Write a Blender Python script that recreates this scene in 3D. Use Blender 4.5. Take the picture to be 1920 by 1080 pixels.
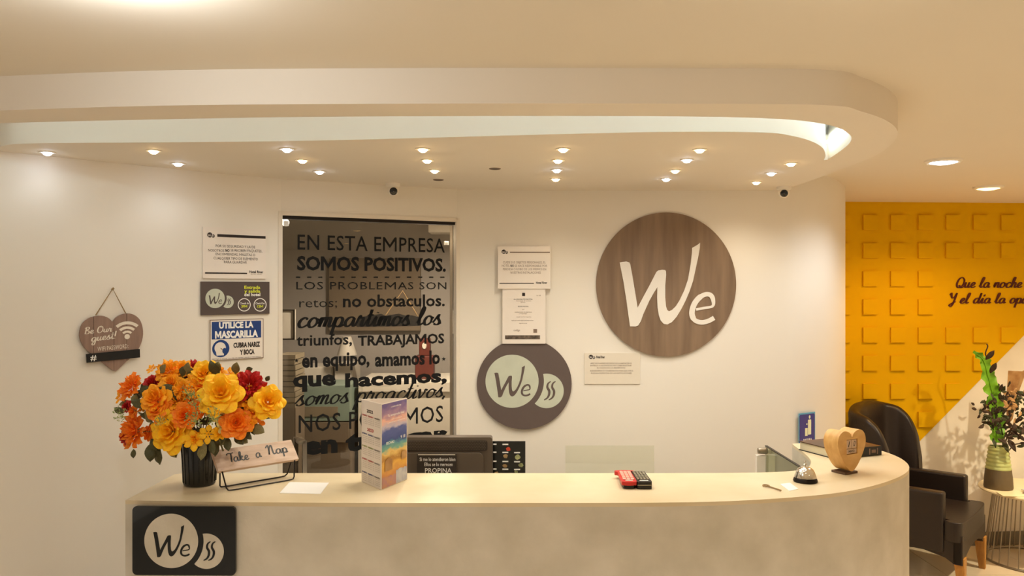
import bpy, bmesh, math, random
from mathutils import Vector, Matrix
from mathutils.geometry import tessellate_polygon
random.seed(7)
PI = math.pi
for o in list(bpy.data.objects): bpy.data.objects.remove(o)
S = bpy.context.scene
C = S.collection

# ------------------------------------------------------------------ camera, world, exposure
F = 1500.0; CZ = 1.75
cam = bpy.data.cameras.new('camera'); cam.lens = 36 * F / 1920; cam.sensor_width = 36
cam.clip_start = 0.05
co = bpy.data.objects.new('camera', cam); co.location = (0, 0, CZ); co.rotation_euler = (PI/2, 0, 0)
C.objects.link(co); S.camera = co
W = bpy.data.worlds.new('world'); S.world = W; W.use_nodes = True
W.node_tree.nodes['Background'].inputs[0].default_value = (1.0, .9, .78, 1)
W.node_tree.nodes['Background'].inputs[1].default_value = 0.3
S.view_settings.view_transform = 'Standard'; S.view_settings.look = 'None'
S.view_settings.gamma = 1; S.view_settings.use_curve_mapping = False
S.view_settings.exposure = 0.41
S.cycles.diffuse_bounces = 8; S.cycles.max_bounces = 14; S.cycles.transparent_max_bounces = 16
WARM = (1.0, .89, .71); COOL = (.88, .94, 1.0); NEUT = (1.0, .99, .93); LEFT = (.93, .96, 1.0)
LP = dict(spot=5.6, lobby=162.0, side=26.0, office=230, led=15)      # lamp strengths

SOFF = CZ + .486      # underside of the soffit
CEIL = CZ + .58       # main ceiling
def at(px, py, D): return Vector(((px-960)/F*D, D, CZ + (540-py)/F*D))
def on_z(px, py, z):
    D = (z-CZ)*F/(540-py); return at(px, py, D)
def lin(c):
    return tuple(((v/255)/12.92 if v/255 <= .04045 else ((v/255+.055)/1.055)**2.4) for v in c) + (1,)

# ------------------------------------------------------------------ materials
M = {}
def mat(name, col, rough=.6, metal=0, bump=0, bscale=40, var=0, vscale=8, col2=None, emit=0, trans=0, coat=0, stretch=None, ior=1.45):
    m = bpy.data.materials.new(name); m.use_nodes = True; M[name] = m
    nt = m.node_tree; b = nt.nodes['Principled BSDF']; L = nt.links.new
    c = lin(col); b.inputs['Base Color'].default_value = c
    b.inputs['Roughness'].default_value = rough; b.inputs['Metallic'].default_value = metal
    b.inputs['IOR'].default_value = ior
    if coat: b.inputs['Coat Weight'].default_value = coat
    if trans: b.inputs['Transmission Weight'].default_value = trans
    if emit:
        b.inputs['Emission Color'].default_value = c; b.inputs['Emission Strength'].default_value = emit
    tc = nt.nodes.new('ShaderNodeTexCoord'); mp = nt.nodes.new('ShaderNodeMapping'); L(tc.outputs['Object'], mp.inputs[0])
    if stretch: mp.inputs['Scale'].default_value = stretch
    if var or col2:
        n = nt.nodes.new('ShaderNodeTexNoise'); n.inputs['Scale'].default_value = vscale; n.inputs['Detail'].default_value = 6
        L(mp.outputs[0], n.inputs['Vector'])
        r = nt.nodes.new('ShaderNodeValToRGB'); r.color_ramp.elements[0].position = .3; r.color_ramp.elements[1].position = .7
        c2 = lin(col2) if col2 else tuple(min(1, v*(1-var)) for v in c[:3]) + (1,)
        r.color_ramp.elements[0].color = c2; r.color_ramp.elements[1].color = c
        L(n.outputs['Fac'], r.inputs[0]); L(r.outputs[0], b.inputs['Base Color'])
    if bump:
        n2 = nt.nodes.new('ShaderNodeTexNoise'); n2.inputs['Scale'].default_value = bscale; n2.inputs['Detail'].default_value = 5
        L(mp.outputs[0], n2.inputs['Vector'])
        bp = nt.nodes.new('ShaderNodeBump'); bp.inputs['Strength'].default_value = bump; bp.inputs['Distance'].default_value = .005
        L(n2.outputs['Fac'], bp.inputs['Height']); L(bp.outputs[0], b.inputs['Normal'])
    return m
mat('wall', (230, 223, 210), .7, var=.03, vscale=1.5, bump=.05, bscale=30)
mat('ceil', (224, 214, 196), .8, var=.03, vscale=1.2)
mat('soffit', (228, 218, 202), .75, var=.03, vscale=1.5)
mat('floor', (212, 194, 166), .22, var=.12, vscale=2.5, bump=.02)
mat('grout', (120, 108, 92), .8)
mat('concrete', (216, 208, 192), .65, col2=(196, 188, 170), vscale=7, bump=.25, bscale=60)
mat('countertop', (224, 208, 176), .32, col2=(212, 194, 156), vscale=5, bump=.05, bscale=30)
mat('yellow', (222, 172, 0), .8, var=.04, vscale=3)
M['yellow'].node_tree.nodes['Principled BSDF'].inputs['Specular IOR Level'].default_value = .15
mat('marble', (238, 230, 216), .5, col2=(220, 212, 198), vscale=3, bump=.05)
mat('skirting', (120, 112, 98), .5)
mat('black', (20, 20, 20), .45)
mat('pinkwood', (212, 184, 158), .6, var=.1, vscale=30)
mat('vinyl', (9, 8, 6), .9)
mat('gloss_black', (12, 14, 12), .12, coat=.5)
mat('vase_black', (14, 15, 12), .25, coat=.3, bump=.1, bscale=8)
mat('char', (96, 82, 76), .6, var=.08, vscale=12)
mat('signbrown', (84, 72, 68), .5, var=.12, vscale=6)
mat('palegreen', (196, 200, 180), .6, var=.1, vscale=14)
mat('woodgrey', (140, 116, 92), .5, col2=(112, 90, 70), vscale=5, stretch=(4, .35, 1), bump=.1)
mat('whitewash', (212, 188, 168), .55, col2=(180, 150, 126), vscale=14, stretch=(.8, 5, 2), bump=.15)
mat('hearttaupe', (150, 122, 106), .6, col2=(128, 102, 88), vscale=9, stretch=(6, .6, 1), bump=.1)
mat('paper', (232, 222, 210), .6, var=.03, vscale=9)
mat('plastic_sleeve', (224, 214, 196), .25, var=.02)
mat('white', (238, 236, 230), .5)
mat('offwhite', (225, 215, 198), .6)
mat('blue', (22, 58, 120), .5)
mat('indigo', (44, 36, 128), .25, coat=.4)
mat('lightblue', (90, 160, 190), .3)
mat('lime', (212, 220, 60), .5)
mat('ivory', (236, 236, 196), .5)
mat('ink', (40, 30, 26), .7)
mat('inkgrey', (128, 108, 92), .7)
mat('inkred', (178, 52, 50), .7)
mat('inkblue', (66, 76, 130), .7)
mat('inkgreen', (140, 150, 70), .7)
mat('rope', (150, 124, 84), .9)
mat('chrome', (240, 236, 228), .08, 1)
mat('steel', (190, 180, 165), .3, 1)
mat('darkmetal', (36, 30, 26), .4, .6)
mat('tablewire', (150, 138, 120), .35, .8)
mat('monitor', (92, 80, 68), .5, bump=.05, bscale=200)
mat('monitor_dark', (52, 44, 38), .5)
mat('leather', (40, 30, 24), .38, bump=.12, bscale=90, var=.15)
mat('legwood', (186, 134, 62), .45, col2=(160, 108, 44), vscale=10, stretch=(6, 6, 1))
mat('palewood', (226, 184, 116), .5, col2=(206, 156, 88), vscale=14, stretch=(1, 5, 2), bump=.08)
mat('darkwood', (96, 70, 50), .5, var=.2)
mat('redrubber', (196, 40, 34), .45)
mat('pinkkeys', (240, 176, 158), .5)
mat('remoteblack', (26, 24, 20), .4)
mat('keygrey', (150, 142, 122), .5)
mat('bookcover', (52, 38, 30), .3, col2=(104, 56, 26), vscale=9)
mat('pages', (222, 212, 182), .8, var=.12, vscale=60, stretch=(.2, .2, 8))
mat('spine', (24, 22, 18), .35)
mat('frost', (176, 178, 150), .25, var=.03)
mat('bulbwarm', (255, 214, 150), emit=26)
mat('bulbcool', (226, 236, 255), emit=26)
mat('paneler', (236, 248, 255), emit=9)
mat('panelwarm', (255, 205, 120), emit=9)
mat('ledstrip', (200, 226, 240), emit=LP['led'])
mat('trimwhite', (235, 228, 215), .4)
mat('leafgreen', (96, 92, 54), .6, col2=(58, 60, 34), vscale=30)
mat('leafolive', (146, 134, 84), .6, col2=(96, 90, 52), vscale=30)
mat('sprig', (176, 184, 110), .7, col2=(110, 130, 66), vscale=60)
mat('petal_yellow', (255, 212, 24), .6, col2=(254, 178, 8), vscale=14)
mat('petal_orange', (253, 160, 20), .6, col2=(244, 104, 12), vscale=14)
mat('petal_gold', (255, 190, 18), .6, col2=(250, 146, 10), vscale=14)
mat('petal_red', (214, 30, 18), .6, col2=(150, 10, 8), vscale=14)
mat('petal_cream', (238, 220, 142), .6, col2=(222, 196, 96), vscale=18)
mat('fern', (126, 176, 34), .45, col2=(88, 146, 20), vscale=8)
mat('dried', (66, 44, 28), .8, col2=(40, 30, 16), vscale=20)
mat('driedtan', (190, 150, 96), .8, col2=(140, 96, 54), vscale=16)
mat('olivedark', (58, 60, 26), .7, col2=(34, 38, 16), vscale=20)
mat('ceram_green', (184, 190, 120), .45, var=.15, vscale=12)
mat('ceram_brown', (104, 88, 62), .6, var=.15, vscale=10)
mat('tabletop', (236, 220, 180), .3, var=.05)
mat('teal', (122, 140, 130), .4)
mat('officewall', (150, 146, 142), .7, var=.05)
mat('officebrown', (112, 100, 84), .7, var=.1)
mat('officewhite', (190, 186, 176), .6)
mat('redbrown', (84, 28, 18), .5)
mat('slate', (128, 118, 98), .7, var=.2)
mat('purple', (118, 100, 148), .35, col2=(96, 84, 140), vscale=10)
mat('sky_orange', (236, 178, 140), .35, col2=(200, 150, 150), vscale=12)
mat('seablue', (58, 78, 140), .35, col2=(84, 100, 160), vscale=20)
mat('seagreen', (90, 150, 150), .35, col2=(150, 190, 160), vscale=30)
mat('sand', (216, 160, 56), .35, col2=(170, 110, 40), vscale=40)
mat('magenta', (160, 110, 130), .35, col2=(190, 140, 90), vscale=40)
mat('photo_pale', (200, 200, 196), .35, col2=(150, 150, 170), vscale=30)
mat('photo_dark', (60, 50, 42), .5, col2=(120, 104, 88), vscale=60)
mat('food_red', (200, 70, 44), .5)
mat('food_tan', (190, 160, 112), .5, col2=(120, 92, 56), vscale=60)
mat('food_green', (178, 180, 128), .5, col2=(90, 96, 60), vscale=60)
def glass_mat(name, tint, spec=1.0, rough=0.0, opaque=0.0, col=(128, 128, 128)):
    m = bpy.data.materials.new(name); m.use_nodes = True; M[name] = m
    nt = m.node_tree; nt.nodes.clear(); N = nt.nodes.new; L = nt.links.new
    out = N('ShaderNodeOutputMaterial'); fr = N('ShaderNodeFresnel'); fr.inputs[0].default_value = 1.5
    tr = N('ShaderNodeBsdfTransparent'); tr.inputs[0].default_value = tint + (1,)
    gl = N('ShaderNodeBsdfGlossy'); gl.inputs['Roughness'].default_value = rough; gl.inputs[0].default_value = (spec, spec, spec, 1)
    df = N('ShaderNodeBsdfDiffuse'); df.inputs[0].default_value = lin(col)
    m1 = N('ShaderNodeMixShader'); m1.inputs[0].default_value = opaque; L(tr.outputs[0], m1.inputs[1]); L(df.outputs[0], m1.inputs[2])
    mx = N('ShaderNodeMixShader'); L(fr.outputs[0], mx.inputs[0]); L(m1.outputs[0], mx.inputs[1]); L(gl.outputs[0], mx.inputs[2])
    L(mx.outputs[0], out.inputs[0])
glass_mat('smoked_glass', (.66, .62, .56))
glass_mat('pale_glass', (.96, .97, .93), opaque=.05, col=(190, 196, 170))
glass_mat('green_glass', (.80, .84, .70), opaque=.45, col=(168, 168, 130))

# ------------------------------------------------------------------ mesh helpers
class MB:
    def __init__(s): s.v = []; s.f = []; s.m = []; s.sm = []
    def add(s, vs, fs, mi=0, smooth=False, mtx=None):
        o = len(s.v)
        for p in vs:
            p = Vector(p)
            s.v.append(tuple(mtx @ p) if mtx is not None else tuple(p))
        for f in fs: s.f.append(tuple(i+o for i in f)); s.m.append(mi); s.sm.append(smooth)
    def box(s, x0, x1, y0, y1, z0, z1, mi=0, mtx=None):
        vs = [(x, y, z) for z in (z0, z1) for y in (y0, y1) for x in (x0, x1)]
        s.add(vs, [(0, 2, 3, 1), (4, 5, 7, 6), (0, 1, 5, 4), (2, 6, 7, 3), (0, 4, 6, 2), (1, 3, 7, 5)], mi, False, mtx)
    def prism(s, poly, z0, z1, mi=0, mi_side=None, smooth=False, holes=(), mtx=None, cap0=True, cap1=True):
        mi_side = mi if mi_side is None else mi_side
        loops = [list(poly)] + [list(h) for h in holes]
        tri = tessellate_polygon([[Vector((p[0], p[1], 0)) for p in l] for l in loops])
        flat = [p for l in loops for p in l]; n = len(flat)
        vs = [(p[0], p[1], z0) for p in flat] + [(p[0], p[1], z1) for p in flat]
        def area(t): a, b, c = (flat[i] for i in t); return (b[0]-a[0])*(c[1]-a[1])-(b[1]-a[1])*(c[0]-a[0])
        up = [t if area(t) > 0 else t[::-1] for t in tri]
        if cap1: s.add(vs, [tuple(i+n for i in t) for t in up], mi, False, mtx)
        if cap0: s.add(vs, [t[::-1] for t in up], mi, False, mtx)
        k = 0
        for li, l in enumerate(loops):
            m = len(l); A = sum(l[i][0]*l[(i+1) % m][1]-l[(i+1) % m][0]*l[i][1] for i in range(m))
            fs = []
            for i in range(m):
                a, b = k+i, k+(i+1) % m
                q = (a, b, b+n, a+n)
                if (A < 0) != (li > 0): q = q[::-1]
                fs.append(q)
            s.add(vs, fs, mi_side, smooth, mtx); k += m
    def flat(s, poly, z=0, mi=0, holes=(), mtx=None):
        s.prism(poly, z, z, mi, holes=holes, mtx=mtx, cap0=False) if False else s._flat(poly, z, mi, holes, mtx)
    def _flat(s, poly, z, mi, holes, mtx):
        loops = [list(poly)] + [list(h) for h in holes]
        tri = tessellate_polygon([[Vector((p[0], p[1], 0)) for p in l] for l in loops])
        flat = [p for l in loops for p in l]
        def area(t): a, b, c = (flat[i] for i in t); return (b[0]-a[0])*(c[1]-a[1])-(b[1]-a[1])*(c[0]-a[0])
        s.add([(p[0], p[1], z) for p in flat], [t if area(t) > 0 else t[::-1] for t in tri], mi, False, mtx)
    def tube(s, pts, r, n=8, mi=0, closed=False, mtx=None):
        P = [Vector(p) for p in pts]; m = len(P); vs = []; up = None
        rr = r if isinstance(r, (list, tuple)) else [r]*m
        for i, p in enumerate(P):
            a = P[i-1] if (i > 0 or closed) else P[0]; b = P[(i+1) % m] if (i < m-1 or closed) else P[-1]
            d = (b-a).normalized()
            if up is None: up = Vector((0, 0, 1)) if abs(d.z) < .9 else Vector((1, 0, 0))
            x = d.cross(up).normalized(); up = x.cross(d).normalized()
            for k in range(n):
                t = 2*PI*k/n; vs.append(p + (x*math.cos(t)+up*math.sin(t))*rr[i])
        fs = []
        for i in range(m if closed else m-1):
            j = (i+1) % m
            for k in range(n):
                l = (k+1) % n; fs.append((i*n+k, j*n+k, j*n+l, i*n+l))
        s.add(vs, fs, mi, True, mtx)
        if not closed:
            s.add(vs, [tuple(range(n)), tuple(range((m-1)*n, m*n))[::-1]], mi, False, mtx)
    def lathe(s, prof, n=32, mi=0, mtx=None, caps=True):
        vs = [(r*math.cos(2*PI*k/n), r*math.sin(2*PI*k/n), z) for r, z in prof for k in range(n)]
        fs = [(i*n+k, i*n+(k+1) % n, (i+1)*n+(k+1) % n, (i+1)*n+k) for i in range(len(prof)-1) for k in range(n)]
        s.add(vs, fs, mi, True, mtx)
        if caps: s.add(vs, [tuple(range(n))[::-1], tuple(range((len(prof)-1)*n, len(prof)*n))], mi, False, mtx)
    def build(s, name, mats, parent=None, angle=35, bevel=0, mtx=None):
        me = bpy.data.meshes.new(name); me.from_pydata(s.v, [], s.f)
        if not isinstance(mats, (list, tuple)): mats = [mats]
        for k in mats: me.materials.append(M[k])
        for p, mi, sm in zip(me.polygons, s.m, s.sm): p.material_index = mi; p.use_smooth = sm
        bm = bmesh.new(); bm.from_mesh(me); bmesh.ops.remove_doubles(bm, verts=bm.verts, dist=1e-5)
        bm.to_mesh(me); bm.free(); me.update()
        if any(s.sm):
            try: me.set_sharp_from_angle(angle=math.radians(angle))
            except Exception: pass
        o = bpy.data.objects.new(name, me); C.objects.link(o)
        if parent is not None: o.parent = parent
        if mtx is not None: o.matrix_local = mtx
        if bevel:
            b = o.modifiers.new('bevel', 'BEVEL'); b.width = bevel; b.segments = 3; b.limit_method = 'ANGLE'
        return o
def tag(o, label=None, cat=None, group=None, kind=None):
    if label: o['label'] = label
    if cat: o['category'] = cat
    if group: o['group'] = group
    if kind: o['kind'] = kind
    return o
def empty(name, loc=(0, 0, 0), rz=0, mtx=None, **k):
    o = bpy.data.objects.new(name, None); C.objects.link(o); o.empty_display_size = .05
    if mtx is not None: o.matrix_world = mtx
    else: o.location = loc; o.rotation_euler = (0, 0, rz)
    return tag(o, **k)
def copy_tree(o, parent=None):
    c = o.copy(); C.objects.link(c); c.parent = parent
    for ch in o.children: copy_tree(ch, c)
    return c
def circ(cx, cy, r, n=64, ry=None):
    ry = r if ry is None else ry
    return [(cx+r*math.cos(2*PI*i/n), cy+ry*math.sin(2*PI*i/n)) for i in range(n)]
def rrect(x0, x1, y0, y1, r, n=5):
    out = []
    for cx, cy, a in ((x1-r, y1-r, 0), (x0+r, y1-r, 90), (x0+r, y0+r, 180), (x1-r, y0+r, 270)):
        for i in range(n+1):
            t = math.radians(a+90*i/n); out.append((cx+r*math.cos(t), cy+r*math.sin(t)))
    return out
def smooth(pts, k=6, closed=False):
    P = [Vector(p) for p in pts]; n = len(P); out = []
    for i in range(n if closed else n-1):
        p0 = P[i-1] if (i > 0 or closed) else P[0]*2-P[1]
        p1 = P[i]; p2 = P[(i+1) % n]; p3 = P[(i+2) % n] if (i+2 < n or closed) else P[-1]*2-P[-2]
        for j in range(k):
            t = j/k
            out.append(.5*((2*p1)+(p2-p0)*t+(2*p0-5*p1+4*p2-p3)*t*t+(3*p1-p0-3*p2+p3)*t**3))
    if not closed: out.append(P[-1])
    return out
def s2(pts, k=6, closed=False): return [(p.x, p.y) for p in smooth([(a, b, 0) for a, b in pts], k, closed)]

# ------------------------------------------------------------------ lettering
_tc = {}
def raw_text(body, bold, shear, space):
    cu = bpy.data.curves.new('txt', 'FONT'); cu.body = body; cu.size = 1; cu.offset = bold; cu.shear = shear
    cu.space_character = space; cu.resolution_u = 2; cu.fill_mode = 'FRONT'
    ob = bpy.data.objects.new('txt', cu); C.objects.link(ob)
    me = bpy.data.meshes.new_from_object(ob.evaluated_get(bpy.context.evaluated_depsgraph_get()))
    vs = [(v.co.x, v.co.y) for v in me.vertices]; fs = [tuple(p.vertices) for p in me.polygons]
    bpy.data.objects.remove(ob); bpy.data.curves.remove(cu); bpy.data.meshes.remove(me)
    return vs, fs
def wid(t):
    k = ('w', t)
    if k not in _tc: _tc[k] = max(v[0] for v in raw_text(t, 0, 0, 1)[0])
    return _tc[k]
def glyph_M(bold):
    t = .095+2*bold; h = .682+bold; y0 = -bold; w = .80+bold; a = .30
    pts = [(0, y0), (0, h), (t*1.05, h), (w/2, a+.02), (w-t*1.05, h), (w, h), (w, y0), (w-t, y0), (w-t, h-1.75*t), (w/2, max(0, a-1.35*t)), (t, h-1.75*t), (t, y0)]
    tri = tessellate_polygon([[Vector((p[0], p[1], 0)) for p in pts]])
    return [(p[0]+.05-bold, p[1]) for p in pts], [tuple(t_) for t_ in tri]
def text_geo(body, bold=0.0, shear=0.0, space=1.0):
    key = (body, bold, shear, space)
    if key in _tc: return _tc[key]
    if 'M' not in body: _tc[key] = raw_text(body, bold, shear, space); return _tc[key]
    vs, fs, x = [], [], 0
    base = wid('HH')
    run = ''
    def flush(run, x):
        if run.strip():
            v, f = raw_text(run, bold, shear, space); o = len(vs); vs.extend((p[0]+x, p[1]) for p in v); fs.extend(tuple(i+o for i in g) for g in f)
        return x+(wid('H'+run+'H')-base)*space
    for c in body:
        if c == 'M':
            if run: x = flush(run, x); run = ''
            v, f = glyph_M(bold); o = len(vs); vs.extend((p[0]+x, p[1]) for p in v); fs.extend(tuple(i+o for i in g) for g in f); x += .90*space
        else: run += c
    if run: flush(run, x)
    _tc[key] = (vs, fs); return vs, fs
def put_text(mb, body, x0, x1, base, h, z=0, mi=0, bold=0, shear=0, space=1.0, mtx=None, ref=.682):
    """fit the text between x0 and x1; h = height of a capital letter (ref in font units)"""
    vs, fs = text_geo(body, bold, shear, space)
    if not vs: return
    a = min(v[0] for v in vs); b = max(v[0] for v in vs)
    sx = (x1-x0)/(b-a); sy = h/ref
    fs2 = []
    for f in fs:
        A = sum(vs[f[i]][0]*vs[f[(i+1) % len(f)]][1]-vs[f[(i+1) % len(f)]][0]*vs[f[i]][1] for i in range(len(f)))
        fs2.append(f if A > 0 else f[::-1])
    mb.add([(x0+(v[0]-a)*sx, base+v[1]*sy, z) for v in vs], fs2, mi, False, mtx)
# a small cursive stroke alphabet: strokes per letter in units of the x height, and the advance
A_ = [(.95, .85), (.7, 1), (.35, .85), (.15, .45), (.25, .08), (.5, 0), (.8, .3)]
SCR = {
 'a': ([A_+[(.95, .9), (.95, .3), (1.05, .02), (1.3, .2)]], 1.25), 'b': ([[(0, .2), (.35, .9), (.55, 1.7), (.42, 2), (.28, 1.6), (.22, .6), (.3, .1), (.6, 0), (.9, .3), (.88, .75), (.6, .85)], [(.6, .85), (1.1, .8)]], 1.1),
 'c': ([[(.9, .8), (.65, 1), (.3, .8), (.15, .4), (.3, .05), (.6, 0), (1.0, .25)]], .98),
 'd': ([A_+[(1.0, 1.0), (1.12, 2.0)], [(1.12, 2.0), (.98, .6), (1.0, .1), (1.15, 0), (1.35, .2)]], 1.32),
 'e': ([[(0, .2), (.5, .45), (.75, .8), (.55, 1), (.3, .85), (.15, .45), (.3, .05), (.6, 0), (.95, .25)]], .93),
 'g': ([A_+[(.95, .9), (.9, -.4), (.65, -1), (.3, -.8), (.5, -.3), (1.25, .2)]], 1.22),
 'h': ([[(0, .2), (.4, 1.2), (.5, 1.9), (.35, 2), (.22, 1.5), (.15, 0)], [(.15, 0), (.3, .7), (.6, 1), (.8, .8), (.75, .2), (.9, 0), (1.15, .2)]], 1.13),
 'i': ([[(0, .2), (.3, 1), (.25, .2), (.4, 0), (.65, .2)], [(.36, 1.4), (.38, 1.5)]], .63),
 'í': ([[(0, .2), (.3, 1), (.25, .2), (.4, 0), (.65, .2)], [(.34, 1.35), (.55, 1.7)]], .63),
 'k': ([[(0, .2), (.4, 1.2), (.5, 1.9), (.35, 2), (.22, 1.5), (.15, 0)], [(.2, .5), (.55, 1), (.72, .8), (.3, .5), (.62, .1), (.85, 0), (1.05, .2)]], 1.03),
 'l': ([[(0, .2), (.4, 1.1), (.55, 1.8), (.4, 2), (.25, 1.5), (.2, .4), (.35, 0), (.7, .2)]], .67),
 'm': ([[(0, .3), (.18, 1), (.13, 0)], [(.13, 0), (.35, .8), (.55, 1), (.65, .8), (.6, 0)], [(.6, 0), (.8, .8), (1.0, 1), (1.12, .8), (1.08, .2), (1.2, 0), (1.45, .2)]], 1.43),
 'n': ([[(0, .3), (.18, 1), (.13, 0)], [(.13, 0), (.35, .8), (.6, 1), (.74, .8), (.7, .2), (.82, 0), (1.05, .2)]], 1.03),
 'o': ([[(.6, 1), (.3, .85), (.12, .45), (.25, .05), (.55, 0), (.85, .3), (.85, .75), (.6, 1)], [(.8, .85), (1.1, .75)]], 1.08),
 'p': ([[(0, .2), (.2, 1), (.08, -.9)], [(.14, .1), (.3, .8), (.6, 1), (.88, .75), (.8, .2), (.5, 0), (.2, .15)], [(.5, 0), (.8, 0), (1.1, .2)]], 1.08),
 'r': ([[(0, .2), (.2, 1), (.3, 1.1), (.35, .88), (.65, .88), (.6, .3), (.7, 0), (.95, .2)]], .93),
 's': ([[(0, .2), (.5, 1.1), (.48, .75), (.75, .3), (.6, .02), (.3, 0), (.15, .15)], [(.6, 0), (.95, .2)]], .93),
 't': ([[(0, .2), (.35, 1), (.42, 1.8)], [(.42, 1.8), (.3, .3), (.45, 0), (.75, .2)], [(.08, 1.15), (.7, 1.2)]], .73),
 'u': ([[(0, .2), (.2, 1), (.15, .3), (.35, 0), (.65, .3), (.8, 1), (.75, .2), (.9, 0), (1.15, .2)]], 1.13),
 'v': ([[(0, .8), (.15, 1), (.3, .3), (.4, 0), (.75, .6), (.75, 1), (1.05, .85)]], 1.03),
 'T': ([[(.0, 1.6), (.15, 1.95), (.8, 1.9), (1.4, 2.05)], [(.85, 1.9), (.78, 1), (.65, 0)]], 1.05),
 'N': ([[(-.15, 1.5), (.1, 1.9), (.35, 2), (.35, 1), (.2, 0)], [(.2, 0), (.45, 1.2), (.8, 1.95), (1, 1.8), (1, .5), (1.15, 0), (1.5, .2)]], 1.5),
 'B': ([[(.35, 1.9), (.2, 0)], [(0, 1.7), (.4, 2), (.9, 1.95), (1.0, 1.5), (.4, 1.05), (1.0, .8), (1.05, .2), (.6, 0), (.1, .15)]], 1.3),
 'O': ([[(.8, 2), (.3, 1.7), (.08, .8), (.3, .1), (.8, 0), (1.25, .6), (1.25, 1.5), (.8, 2), (.55, 1.75), (1.2, 1.6)]], 1.5),
 'Q': ([[(.8, 2), (.3, 1.7), (.08, .8), (.3, .1), (.8, 0), (1.25, .6), (1.25, 1.5), (.8, 2)], [(.55, .45), (1.0, -.05), (1.45, .15)]], 1.5),
 'Y': ([[(-.05, 1.6), (.15, 2), (.3, 1.4), (.55, 1), (.9, 1.3), (1.1, 2)], [(1.1, 2), (1.0, .5), (.7, -.6), (.3, -.4), (.7, 0), (1.3, .3)]], 1.3),
 '!': ([[(.3, 2), (.2, .6)], [(.15, .08), (.16, 0)]], .5), ',': ([[(.2, .1), (.1, -.35)]], .4), ';': ([[(.2, .1), (.1, -.35)]], .4), ' ': ([], .75),
}
def ribbon(mb, pts, w, z=0, mi=0, contrast=.45, k=5, mtx=None, conv=None):
    P = s2(pts, k) if len(pts) > 2 else list(pts)
    n = len(P); vs = []
    for i, (x, y) in enumerate(P):
        a = P[max(0, i-1)]; b = P[min(n-1, i+1)]
        dx, dy = b[0]-a[0], b[1]-a[1]; l = math.hypot(dx, dy) or 1; dx /= l; dy /= l
        ww = w*.5*((1-contrast)+contrast*(abs(dy) if dy < 0 or contrast < .3 else abs(dy)*.55))
        vs += [(x-dy*ww, y+dx*ww), (x+dy*ww, y-dx*ww)]
    if conv: vs = [conv(*v) for v in vs]
    fs = [(2*i, 2*i+1, 2*i+3, 2*i+2) for i in range(n-1)]
    mb.add([(v[0], v[1], z) for v in vs], fs, mi, False, mtx)
def put_script(mb, body, x0, x1, base, xh, z=0, mi=0, w=.22, slant=.25, contrast=.55, rise=0.0, mtx=None):
    adv = [0]
    for ch in body: adv.append(adv[-1]+SCR[ch][1])
    sx = (x1-x0)/adv[-1]
    for ch, a in zip(body, adv):
        for st in SCR[ch][0]:
            ribbon(mb, st, w, z, mi, contrast, mtx=mtx,
                   conv=lambda x, y, a=a: (x0+(x+a)*sx+y*slant*xh, base+y*xh+rise*(x+a)/adv[-1]))
# the hotel's two-letter mark: outlines in units of the disc radius
WPOLY = [(246, 388), (262, 384), (290, 381), (310, 388), (316, 402), (330, 480), (348, 590), (364, 690), (400, 620), (440, 545), (488, 450), (500, 441), (525, 436), (545, 438), (550, 448), (551, 470), (545, 540), (545, 620), (550, 680), (558, 705), (570, 714), (590, 705), (615, 680), (640, 640), (670, 575), (695, 500), (712, 400), (720, 330), (722, 290), (740, 280), (760, 268), (774, 256), (772, 290), (762, 350), (745, 430), (728, 510), (705, 580), (680, 640), (650, 700), (620, 750), (590, 785), (560, 802), (535, 798), (515, 775), (503, 740), (495, 690), (492, 620), (494, 552), (470, 590), (440, 645), (400, 735), (385, 780), (368, 808), (350, 816), (314, 815), (305, 750), (290, 640), (270, 510)]
EPATH = [(748, 702), (800, 692), (856, 680), (860, 640), (846, 608), (815, 600), (775, 618), (742, 655), (724, 700), (722, 740), (742, 775), (785, 788), (830, 778), (866, 758)]
def logo_we(mb, cx, cy, R, z, mi=0, th=0.0, mtx=None):
    g = lambda p: (cx+(p[0]-552)/460*R, cy+(535-p[1])/468*R)
    W_ = [g(p) for p in WPOLY]
    if th: mb.prism(W_, z, z+th, mi, mtx=mtx)
    else: mb.flat(W_, z, mi, mtx=mtx)
    pts = s2([g(p) for p in EPATH], 4); n = len(pts); k = R/460
    L_, R_ = [], []
    for i, (x, y) in enumerate(pts):
        a = pts[max(0, i-1)]; b = pts[min(n-1, i+1)]; dx, dy = b[0]-a[0], b[1]-a[1]; l = math.hypot(dx, dy)
        t = i/(n-1); ww = k*(8 if t < .14 else 8+min(1, (t-.14)/.12)*7)
        if .45 < t < .75: ww = k*18
        L_.append((x-dy/l*ww, y+dx/l*ww)); R_.append((x+dy/l*ww, y-dx/l*ww))
    for i in range(n-1):
        q = [L_[i], R_[i], R_[i+1], L_[i+1]]
        if th: mb.prism(q, z, z+th, mi, mtx=mtx)
        else: mb.add([(p[0], p[1], z) for p in q], [(0, 1, 2, 3)], mi, False, mtx)
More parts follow.
